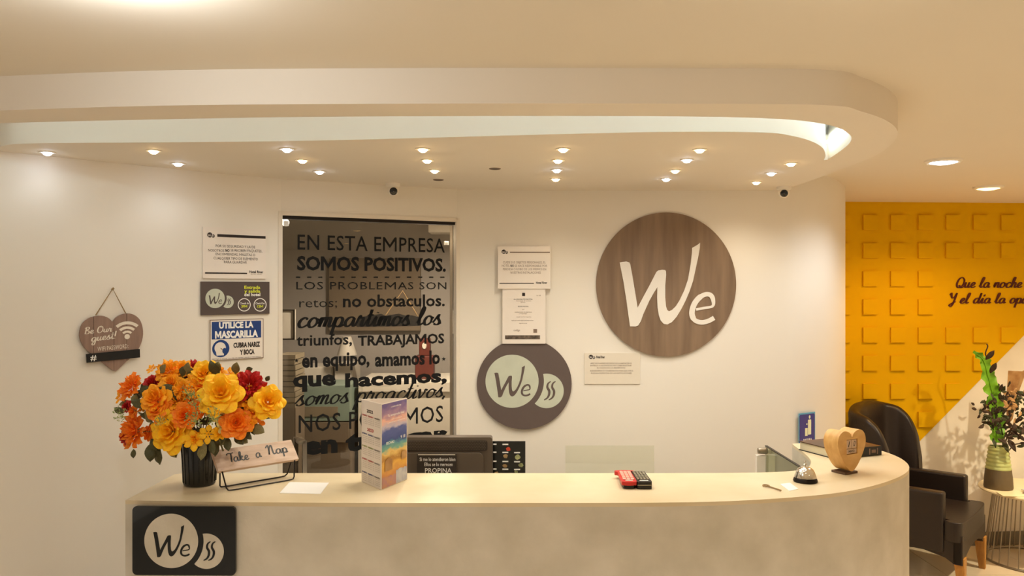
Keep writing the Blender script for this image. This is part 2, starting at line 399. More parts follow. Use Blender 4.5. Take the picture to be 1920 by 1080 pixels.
def logo_full(mb, cx, cy, r, z, mi_light, mi_dark, step=.0006, sx=1.0, mtx=None):
    """light disc with the letters, and a crescent with two steam strokes"""
    mb.flat(circ(cx, cy, r*sx, 72, r), z, mi_light, mtx=mtx)
    logo_we(mb, cx-.0*r, cy, r*sx, z+step, mi_dark, mtx=mtx)
    c2 = (cx+1.30*r*sx, cy-.37*r); r2 = .65*r; rc = 1.2*r
    pts = []
    n = 96
    for i in range(n):
        t = 2*PI*i/n; x = 1.30*r+r2*math.cos(t); y = -.37*r+r2*math.sin(t)
        if math.hypot(x, y) < rc:
            l = math.hypot(x, y); x, y = x/l*rc, y/l*rc
        pts.append((cx+x*sx, cy+y))
    mb.flat(pts, z, mi_light, mtx=mtx)
    for dx in (-.06, .12):
        st = [(.10, .36), (.0, .28), (-.03, .14), (.04, .0), (.03, -.15), (-.04, -.27), (-.16, -.34)]
        p = [(cx+(1.42+dx+a)*r*sx, cy-.37*r+b*r) for a, b in st]
        P = s2(p, 4); m = len(P); vs = []
        for i, (x, y) in enumerate(P):
            a = P[max(0, i-1)]; b = P[min(m-1, i+1)]; ex, ey = b[0]-a[0], b[1]-a[1]; l = math.hypot(ex, ey)
            ww = r*.045*math.sin(PI*(.12+.76*i/(m-1)))
            vs += [(x-ey/l*ww, y+ex/l*ww, z+step), (x+ey/l*ww, y-ex/l*ww, z+step)]
        mb.add(vs, [(2*i, 2*i+1, 2*i+3, 2*i+2) for i in range(m-1)], mi_dark, False, mtx)

# ------------------------------------------------------------------ the curved back wall
DA, DB = (-1.031, 3.57), (-.271, 3.94)        # the door opening, left and right
left_pts = [(-2.95, -3.2), (-2.95, 0), (-2.75, 1.4), (-2.35, 2.25), (-1.82, 2.84), (-1.67, 2.985), (-1.35, 3.29), DA]
right_pts = [DB, (-.12, 3.965), (.1, 3.975), (.7, 3.98), (1.25, 3.98), (1.45, 4.01), (1.64, 4.16), (1.82, 4.42), (1.95, 4.68), (2.035, 4.94), (2.10, 5.37), (2.10, 5.6)]
wl = s2(left_pts, 8); wr = s2(right_pts, 8)
WALLP = wl + wr
def wall_hit(px):
    s = (px-960)/F
    for a, b in zip(WALLP, WALLP[1:]):
        fa = a[0]-s*a[1]; fb = b[0]-s*b[1]
        if fa <= 0 <= fb and a[1] > 1.5:
            t = fa/(fa-fb); return Vector((a[0]+(b[0]-a[0])*t, a[1]+(b[1]-a[1])*t, 0))
class Plane:
    """an upright plane in the room; px(x, y) is where the sight line through that point of the photograph meets it"""
    def __init__(s, p0, t):
        s.p = Vector(p0); s.t = Vector((t[0], t[1], 0)).normalized(); s.n = Vector((s.t.y, -s.t.x, 0))
    def mtx(s, off=0):
        o = s.p+s.n*off
        return Matrix(((s.t.x, 0, s.n.x, o.x), (s.t.y, 0, s.n.y, o.y), (0, 1, 0, o.z), (0, 0, 0, 1)))
    def px(s, x, y):
        d = Vector(((x-960)/F, 1, (540-y)/F)); c = Vector((0, 0, CZ))
        k = (s.p-c).dot(s.n)/d.dot(s.n); P = c+d*k-s.p
        return (P.dot(s.t), P.z)
def wall_plane(x0, x1, y, off=.004):
    a, b = wall_hit(x0), wall_hit(x1); pl = Plane((a+b)/2, b-a)
    pl.p += pl.n*off
    m = (x0+x1)/2; d = (m-960)/F
    k = (pl.p.x*pl.n.x+pl.p.y*pl.n.y)/(d*pl.n.x+pl.n.y)
    pl.p = Vector((d*k, k, CZ+(540-y)/F*k)); return pl

def strip(mb, path, z0, z1, th, mi=0, nz=1):
    """an upright wall following a plan path, th thick away from the camera side (left normal)"""
    n = len(path); out = []
    for i, p in enumerate(path):
        a = path[max(0, i-1)]; b = path[min(n-1, i+1)]; dx, dy = b[0]-a[0], b[1]-a[1]; l = math.hypot(dx, dy)
        out.append((p[0]-dy/l*th, p[1]+dx/l*th))
    vs = [(p[0], p[1], z) for z in (z0, z1) for p in path] + [(p[0], p[1], z) for z in (z0, z1) for p in out]
    fr = [(i, i+1, n+i+1, n+i) for i in range(n-1)]
    bk = [(2*n+i+1, 2*n+i, 3*n+i, 3*n+i+1) for i in range(n-1)]
    tp = [(n+i, n+i+1, 3*n+i+1, 3*n+i) for i in range(n-1)] + [(i+1, i, 2*n+i, 2*n+i+1) for i in range(n-1)]
    mb.add(vs, fr, mi, True); mb.add(vs, bk, mi, True)
    mb.add(vs, tp+[(0, n, 3*n, 2*n), (n-1, 3*n-1, 4*n-1, 2*n-1)], mi, False)
DOORTOP = 2.083
mb = MB(); strip(mb, wl, 0, CEIL+.05, .1); strip(mb, wr, 0, CEIL+.05, .1)
strip(mb, [DA, ((DA[0]+DB[0])/2, (DA[1]+DB[1])/2), DB], DOORTOP, CEIL+.05, .1)
tag(mb.build('wall_back', 'wall', angle=30), kind='structure', label='cream plastered curved wall behind the reception counter')

# yellow wall with raised squares and the white lower triangle
YW = Plane((2.0, 5.36, 0), (1.3, .095))
ym = YW.mtx()
u0, u1 = -.05, 3.4; zt = CEIL
a = YW.px(1722, 829); b = YW.px(1920, 628)
sl = (b[1]-a[1])/(b[0]-a[0]); dg = lambda z: a[0]+(z-a[1])/sl
mb = MB(); mb.box(u0, u1, 0, zt+.05, -.12, 0, mtx=None)
wy = tag(mb.build('wall_far', 'marble', mtx=ym), kind='structure', label='white mottled wall with a yellow painted upper triangle')
mb = MB(); zl = a[1]-(a[0]-u0)*sl
mb.prism([(u0, zl), (u0, zt), (dg(zt), zt)], .0005, .004)
tag(mb.build('painted_panel', 'yellow', wy), label='mustard yellow upper panel with a diagonal lower edge')
px0, py0 = 1616.5, 403.5
for r in range(-0, 8):
    for c in range(-1, 11):
        if r in (2, 3) and c > 2: continue
        x = px0+51.6*c; y = py0+52.6*r
        p = YW.px(x, y); q = YW.px(x+27.5, y+28)
        if q[0] > 3.3 or q[0] > dg(q[1])-.0 and (q[1]-a[1]) < (q[0]-a[0])*sl: continue
        mb = MB(); mb.box(p[0], q[0], q[1], p[1], .003, .018)
        mb.build('tile', 'yellow', wy)
mb = MB(); ysl = lambda x0, y: YW.px(x0, y)
def ytext(body, x0, x1, yb, xh):
    p = YW.px(x0, yb); q = YW.px(x1, yb); h = YW.px(x0, yb-xh)[1]-p[1]
    m = MB(); put_script(m, body, p[0], q[0], p[1], h, .012, w=.27, slant=.3, contrast=.5)
    vs = m.v; m2 = MB(); m2.add([(v[0], v[1], .0046) for v in vs], m.f); m2.add([(v[0], v[1], .012) for v in vs], m.f)
    n = len(vs)
    return m2.build('lettering', 'darkwood', wy)
mat('brownletters', (86, 30, 18), .6)
for bd, x0, x1, yb in (('Que la noche le regale calma', 1790, 2068, 539), ('Y el día la oportunidad', 1776, 2010, 568.5)):
    o = ytext(bd, x0, x1, yb, 9.5); o.data.materials[0] = M['brownletters']; o['label'] = 'dark brown cursive lettering'

# remaining shell
mb = MB(); mb.box(5.3, 5.4, -3.3, 5.8, 0, CEIL+.05); tag(mb.build('wall_right', 'wall'), kind='structure')
mb = MB(); mb.box(-3.1, 5.4, -3.4, -3.3, 0, CEIL+.05); tag(mb.build('wall_front', 'wall'), kind='structure')
mb = MB(); mb.box(u0, u1, 0, .09, .0, .012); tag(mb.build('baseboard_far', 'skirting', mtx=ym), kind='structure')
mb = MB(); mb.box(-3.2, 5.5, -3.4, 6.9, -.1, -.006); fl = tag(mb.build('floor', 'grout'), kind='structure', label='polished beige floor tiles')
ts = .6; k = 0
big = MB()
for i in range(-6, 10):
    for j in range(-6, 12):
        x, y = 2.05+i*ts, 4.28+j*ts
        if x > 5.3 or x < -3.1 or y > 6.8 or y < -3.3: continue
        if 0 <= i <= 3 and -1 <= j <= 2:
            t = MB(); t.box(x+.0015, x+ts-.0015, y+.0015, y+ts-.0015, -.006, random.choice((0, .0003, .0006))-.0006); t.build('floor_tile', 'floor', fl)
        else: big.box(x+.0015, x+ts-.0015, y+.0015, y+ts-.0015, -.006, 0)
o = big.build('distant_tiles', 'floor', fl); o['kind'] = 'stuff'

# ceiling, with a hole where the cove of the soffit opens
outer = s2([(-2.6, 2.42), (-1.9, 2.27), (-1.40, 2.19), (-.9, 2.13), (-.3, 2.11), (.4, 2.11), (.826, 2.125), (.965, 2.205), (1.11, 2.35), (1.22, 2.53), (1.298, 2.76), (1.34, 3.0), (1.352, 3.42)], 8)
back = s2([(1.352, 3.7), (1.34, 4.02)], 1)+[(p[0]-.02, p[1]+.03) for p in reversed(wr) if p[0] < 1.3]+[(-.3, 3.98), (-1.05, 3.61)]+[(p[0]-.03, p[1]+.03) for p in reversed(wl) if p[1] > 2.0 and p[0] < -1.06]
slot_out = s2([(-2.22, 2.52), (-1.9, 2.43), (-1.51, 2.36), (-1.0, 2.305), (-.5, 2.27), (.3, 2.262), (.72, 2.29), (.93, 2.375), (1.06, 2.52), (1.125, 2.66), (1.165, 2.84), (1.195, 3.03)], 8)
slot_in = s2([(1.185, 3.04), (1.148, 2.93), (1.08, 2.78), (1.0, 2.66), (.90, 2.56), (.784, 2.50), (.5, 2.49), (.2, 2.52), (-.15, 2.57), (-.5, 2.62), (-.8, 2.65), (-1.175, 2.67), (-1.62, 2.69), (-1.76, 2.75), (-1.95, 2.9)], 6)
sofout = outer+back; hole = slot_out+slot_in
mb = MB(); mb.prism(sofout, SOFF, CEIL+.03, smooth=True, holes=[hole])
so = tag(mb.build('ceiling_soffit', 'soffit', angle=30), kind='structure', label='lowered curved soffit with a slot lit by cove light')
mb = MB(); mb.prism([(-3.2, -3.4), (5.5, -3.4), (5.5, 6.9), (-3.2, 6.9)], CEIL, CEIL+.25, holes=[hole])
tag(mb.build('ceiling', 'ceil'), kind='structure')
mb = MB(); mb.prism([(-3.2, 2.0), (1.6, 2.0), (1.6, 4), (-3.2, 4)], CEIL+.11, CEIL+.15)
mb.build('cove_lid', 'soffit', so)
# LED strip on the top of the outer lip, out of sight
mb = MB(); pts = []
for i in range(1, len(slot_out)-1):
    (x, y), a, b = slot_out[i], slot_out[i-1], slot_out[i+1]; dx, dy = b[0]-a[0], b[1]-a[1]; l = math.hypot(dx, dy)
    if x > -1.85: pts.append((x-dy/l*.008, y+dx/l*.008, SOFF+.062))
mb.tube(pts, .005, 6)
tag(mb.build('led_strip', 'ledstrip'), 'cool white light strip hidden inside the ceiling slot', 'light')

# ------------------------------------------------------------------ the glass door and the office behind it
dp = Plane(((DA[0]+DB[0])/2, (DA[1]+DB[1])/2, 0), (DB[0]-DA[0], DB[1]-DA[1]))
dm = dp.mtx(); hw = math.hypot(DB[0]-DA[0], DB[1]-DA[1])/2
door = empty('door_1', mtx=dm, kind='structure', label='dark glass office door covered in black Spanish lettering')
mb = MB()
for x0, x1, y0, y1 in ((-hw-.012, -hw+.006, 0, DOORTOP+.01), (hw-.006, hw+.012, 0, DOORTOP+.01), (-hw, hw, DOORTOP-.008, DOORTOP+.01)):
    mb.box(x0, x1, y0, y1, -.08, .006)
mb.build('door_frame', 'offwhite', door)
mb = MB(); mb.box(-hw+.004, hw-.004, DOORTOP-.022, DOORTOP-.006, -.05, -.01); mb.build('top_rail', 'darkmetal', door)
mb = MB(); mb.box(-hw+.008, hw-.008, .01, DOORTOP-.024, -.036, -.026); mb.build('glass_pane', 'smoked_glass', door)
gp = Plane(dp.p-dp.n*.0255, dp.t)
gm = Matrix.Translation((0, 0, -.0255))
def dl(fn): # lettering part on the glass
    m = MB(); fn(m); return m.build('lettering', 'vinyl', door, mtx=gm)
def dtext(body, x0, x1, yt, yb, **k):
    p = gp.px(x0, yb); q = gp.px(x1, yb); c = gp.px((x0+x1)/2, yb); t = gp.px((x0+x1)/2, yt)
    dl(lambda m: put_text(m, body, p[0], q[0], c[1], t[1]-c[1], **k))
def dscript(body, x0, x1, yx, yb, **k):
    p = gp.px(x0, yb); q = gp.px(x1, yb); c = gp.px((x0+x1)/2, yb); t = gp.px((x0+x1)/2, yx)
    dl(lambda m: put_script(m, body, p[0], q[0], c[1], t[1]-c[1], **k))
dtext('EN ESTA EMPRESA', 558, 834, 444, 470.5, bold=.006, space=1.05)
dtext('SOMOS POSITIVOS.', 557, 836, 483.5, 507, bold=.035)
def dashes(m):
    for i in range(14):
        p = gp.px(555+i*20.8, 521); q = gp.px(563+i*20.8, 518.6); m.add([(p[0], p[1], 0), (q[0], p[1], 0), (q[0], q[1], 0), (p[0], q[1], 0)], [(0, 1, 2, 3)])
dl(dashes)
dtext('LOS PROBLEMAS SON', 555.5, 837, 529, 542.5, bold=.004, space=1.1)
dtext('retos;', 561, 632, 559, 576, bold=-.002)
dtext('no obstaculos.', 643, 834, 553, 574.5, bold=.022)
dscript('compartimos los', 556, 826, 594, 611, w=.34, slant=.25)
dtext('triunfos,', 556, 660, 627, 647, bold=.02)
dtext('TRABAJAMOS', 671, 833, 628, 645.5, bold=.03)
def star(cx, cy, r):
    def f(m):
        pts = []
        for i in range(10):
            rr = r if i % 2 == 0 else r*.4; t = PI/2+i*PI/5; pts.append(gp.px(cx+rr*math.cos(t), cy-rr*math.sin(t)))
        m.flat(pts)
    dl(f)
star(556, 676, 4.5); star(832, 673, 4.5)
dtext('en equipo,', 566, 693, 661, 686, bold=.035)
dtext('amamos lo', 703, 825, 660, 684, bold=.035)
dtext('que', 549, 630, 696, 723, bold=.045)
dtext('hacemos,', 647, 838, 697, 720, bold=.045)
dscript('somos proactivos,', 552, 836, 736, 752, w=.26, slant=.35)
dtext('NOS PONEMOS', 560, 831, 770, 801, bold=.006, space=1.05)
dtext('en tu lugar', 569, 839, 809, 840, bold=.052)
mb = MB()
for x in (558, 567.5):
    a_ = gp.px(x, 822 if x < 560 else 824)
    z_ = .03 if x > 560 else -.05
    mb.box(a_[0]-.009, a_[0]+.009, .85, a_[1], z_, z_+.02, mtx=gm)
mb.box(gp.px(558, 800)[0]-.006, gp.px(567, 800)[0]+.006, 1.05, 1.065, -.05, .05, mtx=gm)
h_ = mb.build('door_handle', 'steel', door); h_['label'] = 'upright brushed steel pull handle'
mb = MB(); p = gp.px(532.5, 423.5); q = gp.px(541, 414.5); mb.box(p[0], q[0], p[1], q[1], 0, .004, mtx=gm); mb.build('alarm_sensor', 'white', door)
mb = MB(); p = gp.px(835, 459); q = gp.px(842, 452); mb.box(p[0], q[0], p[1], q[1], -.02, -.004, mtx=gm); mb.build('glass_clip', 'white', door)

mb = MB(); mb.box(-2.2, 1.9, 6.0, 6.1, 0, CEIL+.03); tag(mb.build('wall_office', 'officewall'), kind='structure')
mb = MB(); mb.box(-2.3, -2.2, 3.4, 6.1, 0, CEIL+.03); tag(mb.build('wall_office_left', 'officewall'), kind='structure')
mb = MB(); mb.box(1.3, 1.4, 4.1, 6.1, 0, CEIL+.03); tag(mb.build('wall_office_right', 'officewall'), kind='structure')
def at_box(mb, x0, x1, y0, y1, D, th, mi=0):
    a = at(x0, y1, D); b = at(x1, y0, D); mb.box(a.x, b.x, D, D+th, a.z, b.z, mi)
mb = MB(); at_box(mb, 617, 788, 484, 620, 5.94, .05)
tag(mb.build('cork_board', 'officebrown'), 'brown pinboard on the office wall behind the glass door', 'board')
mb = MB(); at_box(mb, 802, 858, 414, 436, 5.4, .2)
e = mb.build('air_conditioner', 'officewhite', bevel=.01); tag(e, 'white air conditioner high up behind the glass door', 'air conditioner')
# hanging dark ornate board with its cord
root = empty('hanging_board', at(728, 600, 5.2), label='dark carved sign hanging on a cord behind the glass door', cat='sign')
o_ = at(728, 600, 5.2)
def loc(px, py, D): return at(px, py, D)-o_
pl = [(671, 600), (676, 594), (690, 592), (705, 590), (715, 588), (722, 592), (735, 590), (748, 588), (760, 592), (772, 591), (785, 594), (785, 611), (670, 613), (668, 607)]
mb = MB(); vv = [loc(x, y, 5.2) for x, y in pl]
mb.prism([(v.x, v.z) for v in vv][::-1], 0, .02, mtx=Matrix(((1, 0, 0, 0), (0, 0, -1, .0), (0, 1, 0, 0), (0, 0, 0, 1))))
mb.build('board', 'black', root)
mb = MB(); mb.tube([loc(723, 591, 5.2), loc(755, 545, 5.2), loc(783, 592, 5.2)], .003, 5); mb.build('cord', 'rope', root)
# framed print, brick-look stack, cabinets, counter, figure
o_ = at(539, 608, 5.0); root = empty('framed_print', o_, label='framed print behind the left edge of the glass door', cat='picture')
mb = MB(); c0 = loc(523, 637, 5); c1 = loc(553, 580, 5)
mb.box(c0.x, c1.x, 0, .02, c0.z, c1.z); mb.build('print', 'officewhite', root)
mb = MB(); w_ = .008
for x0, x1, z0, z1 in ((c0.x, c0.x+w_, c0.z, c1.z), (c1.x-w_, c1.x, c0.z, c1.z), (c0.x, c1.x, c0.z, c0.z+w_), (c0.x, c1.x, c1.z-w_, c1.z)): mb.box(x0, x1, -.01, 0, z0, z1)
mb.build('frame', 'darkmetal', root)
o_ = at(538, 765, 4.6); root = empty('file_stack', (o_.x, 4.6, .3), label='tall stack of files behind the left edge of the door', cat='files')
mb = MB(); mb.box(-.06, .05, 0, .2, -.3, o_.z-.3); mb.build('cabinet', 'officebrown', root)
z = o_.z-.3
while z < at(538, 672, 4.6).z-.3:
    mb = MB(); d_ = random.uniform(-.005, .005); mb.box(-.06+d_, .048+d_, 0, .2, z, z+.026); mb.build('file', 'slate', root); z += .031
def cab(name, x0, x1, y0, y1, D, m, label, cat, th=.3):
    a = at(x0, y1, D); b = at(x1, y0, D); c = ((a.x+b.x)/2, D, 0)
    root = empty(name, c, label=label, cat=cat)
    mb = MB(); w = (b.x-a.x)/2; mb.box(-w, w, .02, th, 0, b.z); mb.build('body', m, root, bevel=.004)
    mb = MB(); mb.box(-w+.006, w-.006, 0, .018, max(0, a.z), b.z-.006); mb.build('front_panel', m, root, bevel=.003)
    return root
cab('storage_cabinet', 566, 622, 688, 720, 5.5, 'officewhite', 'pale cabinet behind the words on the glass door, left one', 'cabinet')
cab('storage_cabinet', 626, 660, 684, 720, 5.5, 'officewhite', 'pale cabinet behind the words on the glass door, right one', 'cabinet')
dc = cab('display_case', 556, 656, 790, 830, 4.9, 'officebrown', 'teal glazed case on a brown base behind the door', 'case')
a = at(556, 790, 4.9); b = at(656, 722, 4.9); w = (b.x-a.x)/2
mb = MB(); mb.box(-w, w, .0, .3, a.z, b.z); mb.build('glazed_top', 'teal', dc, bevel=.004)
mb = MB(); mb.box(-w+.02, w*.55, -.004, 0, a.z+.03, a.z+.09); mb.build('shelf_label', 'slate', dc)
cab('office_desk', 670, 845, 715, 735, 5.0, 'officewhite', 'pale office desk seen through the glass door', 'desk', .5)
o_ = at(645, 684, 5.55); root = empty('table_lamp', (o_.x, 5.65, o_.z), label='small pale cone lamp on the cabinet behind the door', cat='lamp')
mb = MB(); mb.lathe([(.045, 0), (.045, .01), (.012, .02), (.01, .07)], 16); mb.build('base', 'officewhite', root)
mb = MB(); mb.lathe([(.07, .06), (.03, .19)], 20); mb.build('lamp_shade', 'officewhite', root)
dz = at(700, 715, 5.0).z
o_ = at(797, 715, 5.15); root = empty('red_lantern', (o_.x, 5.15, dz), label='dark red lantern standing on the office desk', cat='lantern')
mb = MB(); mb.box(-.06, .06, -.05, .05, 0, .15); mb.build('base', 'redbrown', root, bevel=.008)
mb = MB(); mb.box(-.035, .035, -.04, .04, .15, .26); mb.build('box', 'redbrown', root, bevel=.006)
mb = MB(); mb.lathe([(.014, -.003), (.014, .003)], 20, mtx=Matrix.Translation((0, -.043, .215))@Matrix.Rotation(PI/2, 4, 'X')@Matrix.Scale(1.4, 4, (0, 1, 0))); mb.build('window', 'officewhite', root)

# ------------------------------------------------------------------ reception counter
CT = 1.10
front = s2([(-1.184, 2.45), (-.8, 2.428), (-.42, 2.42), (.1, 2.42), (.5, 2.425), (.753, 2.456), (1.013, 2.53), (1.194, 2.635), (1.348, 2.77), (1.44, 2.90), (1.483, 3.05), (1.475, 3.2), (1.42, 3.33)], 7)
inner = s2([(1.30, 3.375), (1.17, 3.34)], 1)+s2([(1.165, 3.31), (1.150, 3.15), (1.132, 3.04), (1.105, 2.96), (1.06, 2.885), (.98, 2.838), (.82, 2.815), (.5, 2.81)], 6)+[(0, 2.81), (-.6, 2.81), (-1.155, 2.81), (-1.178, 2.79)]
plan = front+inner
counter = empty('reception_counter', (0, 2.6, 0), label='long pale concrete reception counter with a rounded right end', cat='counter')
sh = Matrix.Translation((0, -2.6, 0))
mb = MB(); mb.prism(plan, 0, CT-.012, smooth=True, mtx=sh); mb.build('body', 'concrete', counter, angle=30)
mb = MB(); mb.prism(plan, CT-.012, CT, smooth=True, mtx=sh); o = mb.build('countertop', ['countertop'], counter, angle=30, bevel=.002); o['label'] = 'smooth honey-lit polished top'
mb = MB(); mb.box(-1.1, 1.0, 2.83, 3.42, .72, .75); 
for x in (-1.05, .95): mb.box(x-.02, x+.02, 2.85, 3.38, 0, .72)
tag(mb.build('work_desk', 'officewhite'), 'low work desk behind the reception counter', 'desk')
# plaque on the counter front
cp = Plane((-.8, 2.418, 0), (1, -.02)); p = cp.px(345, 1012); cp.p = cp.p+cp.t*p[0]+Vector((0, 0, p[1]))
plaque = empty('logo_plaque', mtx=cp.mtx(), label='black rounded plaque with two pale logo circles on the counter front', cat='sign')
mb = MB(); a = cp.px(249, 1077.5); b = cp.px(442.5, 949.5)
mb.prism(rrect(a[0], b[0], a[1], b[1], .014), -.006, .003); plate_ = mb.build('plate', 'gloss_black', plaque)
mb = MB(); c = cp.px(322, 1013.5); r = cp.px(372.5, 1013)[0]-c[0]
logo_full(mb, c[0], c[1], r, .0036, 0, 1); mb.build('logo', ['concrete', 'gloss_black'], plate_)

# ------------------------------------------------------------------ signs on the wall
def sheet(name, x0, x1, y0, y1, m, label, cat='sign', th=.002, off=.004, sheets=None, bevel=0):
    pl = wall_plane(x0, x1, (y0+y1)/2, off)
    root = empty(name, mtx=pl.mtx(), label=label, cat=cat)
    a = pl.px(x0, y1); b = pl.px(x1, y0)
    mb = MB(); mb.box(a[0], b[0], a[1], b[1], -.002, th); sh_ = mb.build('sheet' if th < .004 else 'board', m, root, bevel=bevel)
    return sh_, pl, th+.0006
def ptext(root, pl, z, m, body, x0, x1, yt, yb, name='lettering', script=False, **k):
    p = pl.px(x0, yb); q = pl.px(x1, yb); c = pl.px((x0+x1)/2, yb); t = pl.px((x0+x1)/2, yt)
    mb = MB()
    (put_script if script else put_text)(mb, body, p[0], q[0], c[1], t[1]-c[1], z, **k)
    return mb.build(name, m, root)
def pbar(root, pl, z, m, x0, x1, y0, y1, name='rule'):
    a = pl.px(x0, y1); b = pl.px(x1, y0); mb = MB(); mb.add([(a[0], a[1], z), (b[0], a[1], z), (b[0], b[1], z), (a[0], b[1], z)], [(0, 1, 2, 3)]); return mb.build(name, m, root)
def minilogo(root, pl, z, x, y, r):
    c = pl.px(x, y); q = pl.px(x+r, y)[0]-c[0]; mb = MB(); logo_full(mb, c[0], c[1], q, z, 0, 1); mb.build('logo', ['ink', 'paper'], root)
r_, pl, z = sheet('paper_notice', 380, 498, 431, 522, 'paper', 'pale printed notice, topmost of the three signs left of the door')
minilogo(r_, pl, z, 393, 440.5, 4.8)
pbar(r_, pl, z, 'ink', 407, 497.5, 442.9, 444.0); pbar(r_, pl, z, 'ink', 384, 463, 511.5, 513)
for t, x0, x1, yb in (('POR SU SEGURIDAD Y LA DE', 404, 478, 464.5), ('NOSOTROS', 390, 420, 472), ('SE RECIBEN PAQUETES,', 432, 491, 472.4), ('ENCOMIENDAS, MALETAS O', 404, 478, 479.5), ('CUALQUIER TIPO DE ELEMENTO', 400, 483, 487.2), ('PARA GUARDAR', 419.5, 462.5, 494)):
    ptext(r_, pl, z, 'ink', t, x0, x1, yb-4.6, yb)
ptext(r_, pl, z, 'ink', 'NO', 422, 430, 467.2, 472.2, bold=.04)
ptext(r_, pl, z, 'ink', 'Hotel River', 467, 493, 507.5, 512, bold=.03); ptext(r_, pl, z, 'inkgrey', 'by we hotels', 470, 490, 513, 515)

r_, pl, z = sheet('hotel_hours_sign', 376, 504.5, 528.5, 591, 'signbrown', 'dark brown check-in times sign with yellow-green words', th=.005)
c = pl.px(402.5, 559.5); q = pl.px(420.5, 559)[0]-c[0]
mb = MB(); logo_full(mb, c[0], c[1], q, z, 0, 1); mb.build('logo', ['palegreen', 'signbrown'], r_)
ptext(r_, pl, z, 'lime', 'Entrada', 457, 487, 536, 541.5, bold=.03); ptext(r_, pl, z, 'lime', 'y salida', 457, 487, 543, 548.5, bold=.03)
ptext(r_, pl, z, 'white', 'del hotel', 457, 487, 549.5, 555, bold=.03)
for cx, t1, t2 in ((457, 'Check In', '3PM'), (486.7, 'Check Out', '12M')):
    c = pl.px(cx, 571.5); rr = pl.px(cx+12, 571)[0]-c[0]
    mb = MB(); mb.flat(circ(c[0], c[1], rr, 40), z, holes=[circ(c[0], c[1], rr*.88, 40)]); mb.build('ring', 'white', r_)
    ptext(r_, pl, z, 'white', t1, cx-8.5, cx+8.5, 567, 570.3, bold=.02); ptext(r_, pl, z, 'lime', t2, cx-5.5, cx+5.5, 572.2, 576.5, bold=.03)

r_, pl, z = sheet('face_mask_sign', 393, 493.5, 597, 677, 'paper', 'blue and white mask notice, lowest sign left of the door', th=.003)
mb = MB(); a = pl.px(393, 677); b = pl.px(493.5, 597); w_ = .003
mb.flat([(a[0], a[1]), (b[0], a[1]), (b[0], b[1]), (a[0], b[1])], z-.0002, holes=[[(a[0]+w_, a[1]+w_), (b[0]-w_, a[1]+w_), (b[0]-w_, b[1]-w_), (a[0]+w_, b[1]-w_)]]); mb.build('border', 'inkgrey', r_)
pbar(r_, pl, z, 'blue', 396.5, 489, 601, 636.5, 'blue_band')
ptext(r_, pl, z+.0005, 'white', 'UTILICE LA', 410, 474.5, 604, 614.5, bold=.05); ptext(r_, pl, z+.0005, 'white', 'MASCARILLA', 402.5, 483, 620.5, 632.5, bold=.05)
ptext(r_, pl, z, 'ink', 'CUBRA NARIZ', 437, 487, 642, 650.5, bold=.05); ptext(r_, pl, z, 'ink', 'Y BOCA', 449, 476.5, 655.5, 664, bold=.05)
ptext(r_, pl, z, 'ink', 'PROTEJA SU SALUD Y LA DE LOS DEMAS USANDO MASCARILLA', 397, 489, 670, 672, bold=.0)
c = pl.px(413.5, 653.5); rr = pl.px(429.5, 653)[0]-c[0]
mb = MB(); mb.flat(circ(c[0], c[1], rr, 40), z, 0); mb.flat(circ(c[0]-.08*rr, c[1]+.08*rr, rr*.66, 30), z+.0004, 1)
mb.flat([(c[0]-.6*rr, c[1]-.2*rr), (c[0]-.5*rr, c[1]-.8*rr), (c[0]+.35*rr, c[1]-.8*rr), (c[0]+.4*rr, c[1]+.1*rr)], z+.0005, 1)
mb.flat(circ(c[0]+.42*rr, c[1]-.28*rr, rr*.26, 16, rr*.34), z+.001, 0); mb.flat([(c[0]-.1*rr, c[1]+.08*rr), (c[0]+.05*rr, c[1]-.1*rr), (c[0]+.2*rr, c[1]-.18*rr), (c[0]+.12*rr, c[1]+.02*rr)], z+.001, 2)
mb.build('masked_head_emblem', ['blue', 'paper', 'inkgrey'], r_)

# wooden heart with cord
pl = wall_plane(150, 266, 640, .006)
hroot = empty('heart_sign', mtx=pl.mtx(), label='taupe wooden heart hanging from a cord on the left wall', cat='sign')
hp = [(303, 753), (285, 735), (250, 718), (205, 716), (150, 732), (110, 770), (94, 825), (100, 870), (125, 915), (175, 962), (240, 1012), (290, 1050), (321, 1066), (345, 1048), (385, 1010), (440, 960), (475, 910), (494, 850), (493, 790), (475, 740), (440, 710), (395, 700), (350, 712), (320, 732)]
cv = lambda p: pl.px(120+p[0]/3.375, 380+p[1]/3.375)
H = [cv(p) for p in s2(hp, 3, True)]
# three vertical planks: cut by the two joints at x=183 and x=392 (crop units)
def clip(poly, xk, keep_left):
    out = []; n = len(poly)
    for i in range(n):
        a, b = poly[i], poly[(i+1) % n]; ia = (a[0] <= xk) == keep_left; ib = (b[0] <= xk) == keep_left
        if ia: out.append(a)
        if ia != ib: t = (xk-a[0])/(b[0]-a[0]); out.append((xk, a[1]+(b[1]-a[1])*t))
    return out
e_ = .0006; xs = [cv((183, 800))[0], cv((312, 800))[0], cv((392, 800))[0]]
segs = [(None, xs[0]), (xs[0], xs[1]), (xs[1], xs[2]), (xs[2], None)]
for lo, hi in segs:
    q = H
    if hi is not None: q = clip(q, hi-e_, True)
    if lo is not None: q = clip(q, lo+e_, False)
    mb = MB(); mb.prism(q[::-1], 0, .008); mb.build('plank', 'hearttaupe', hroot)
mb = MB(); k4 = [cv(p) for p in ((134, 957), (472, 925), (474, 978), (137, 1012))]; mb.prism(k4[::-1], .008, .014); cs_ = mb.build('chalk_strip', 'black', hroot)
mb = MB(); a, b_, c = cv((198, 712)), cv((306, 545)), cv((388, 700)); mb.tube([(a[0], a[1], .004), (b_[0], b_[1], .004), (c[0], c[1], .004)], .0022, 5)
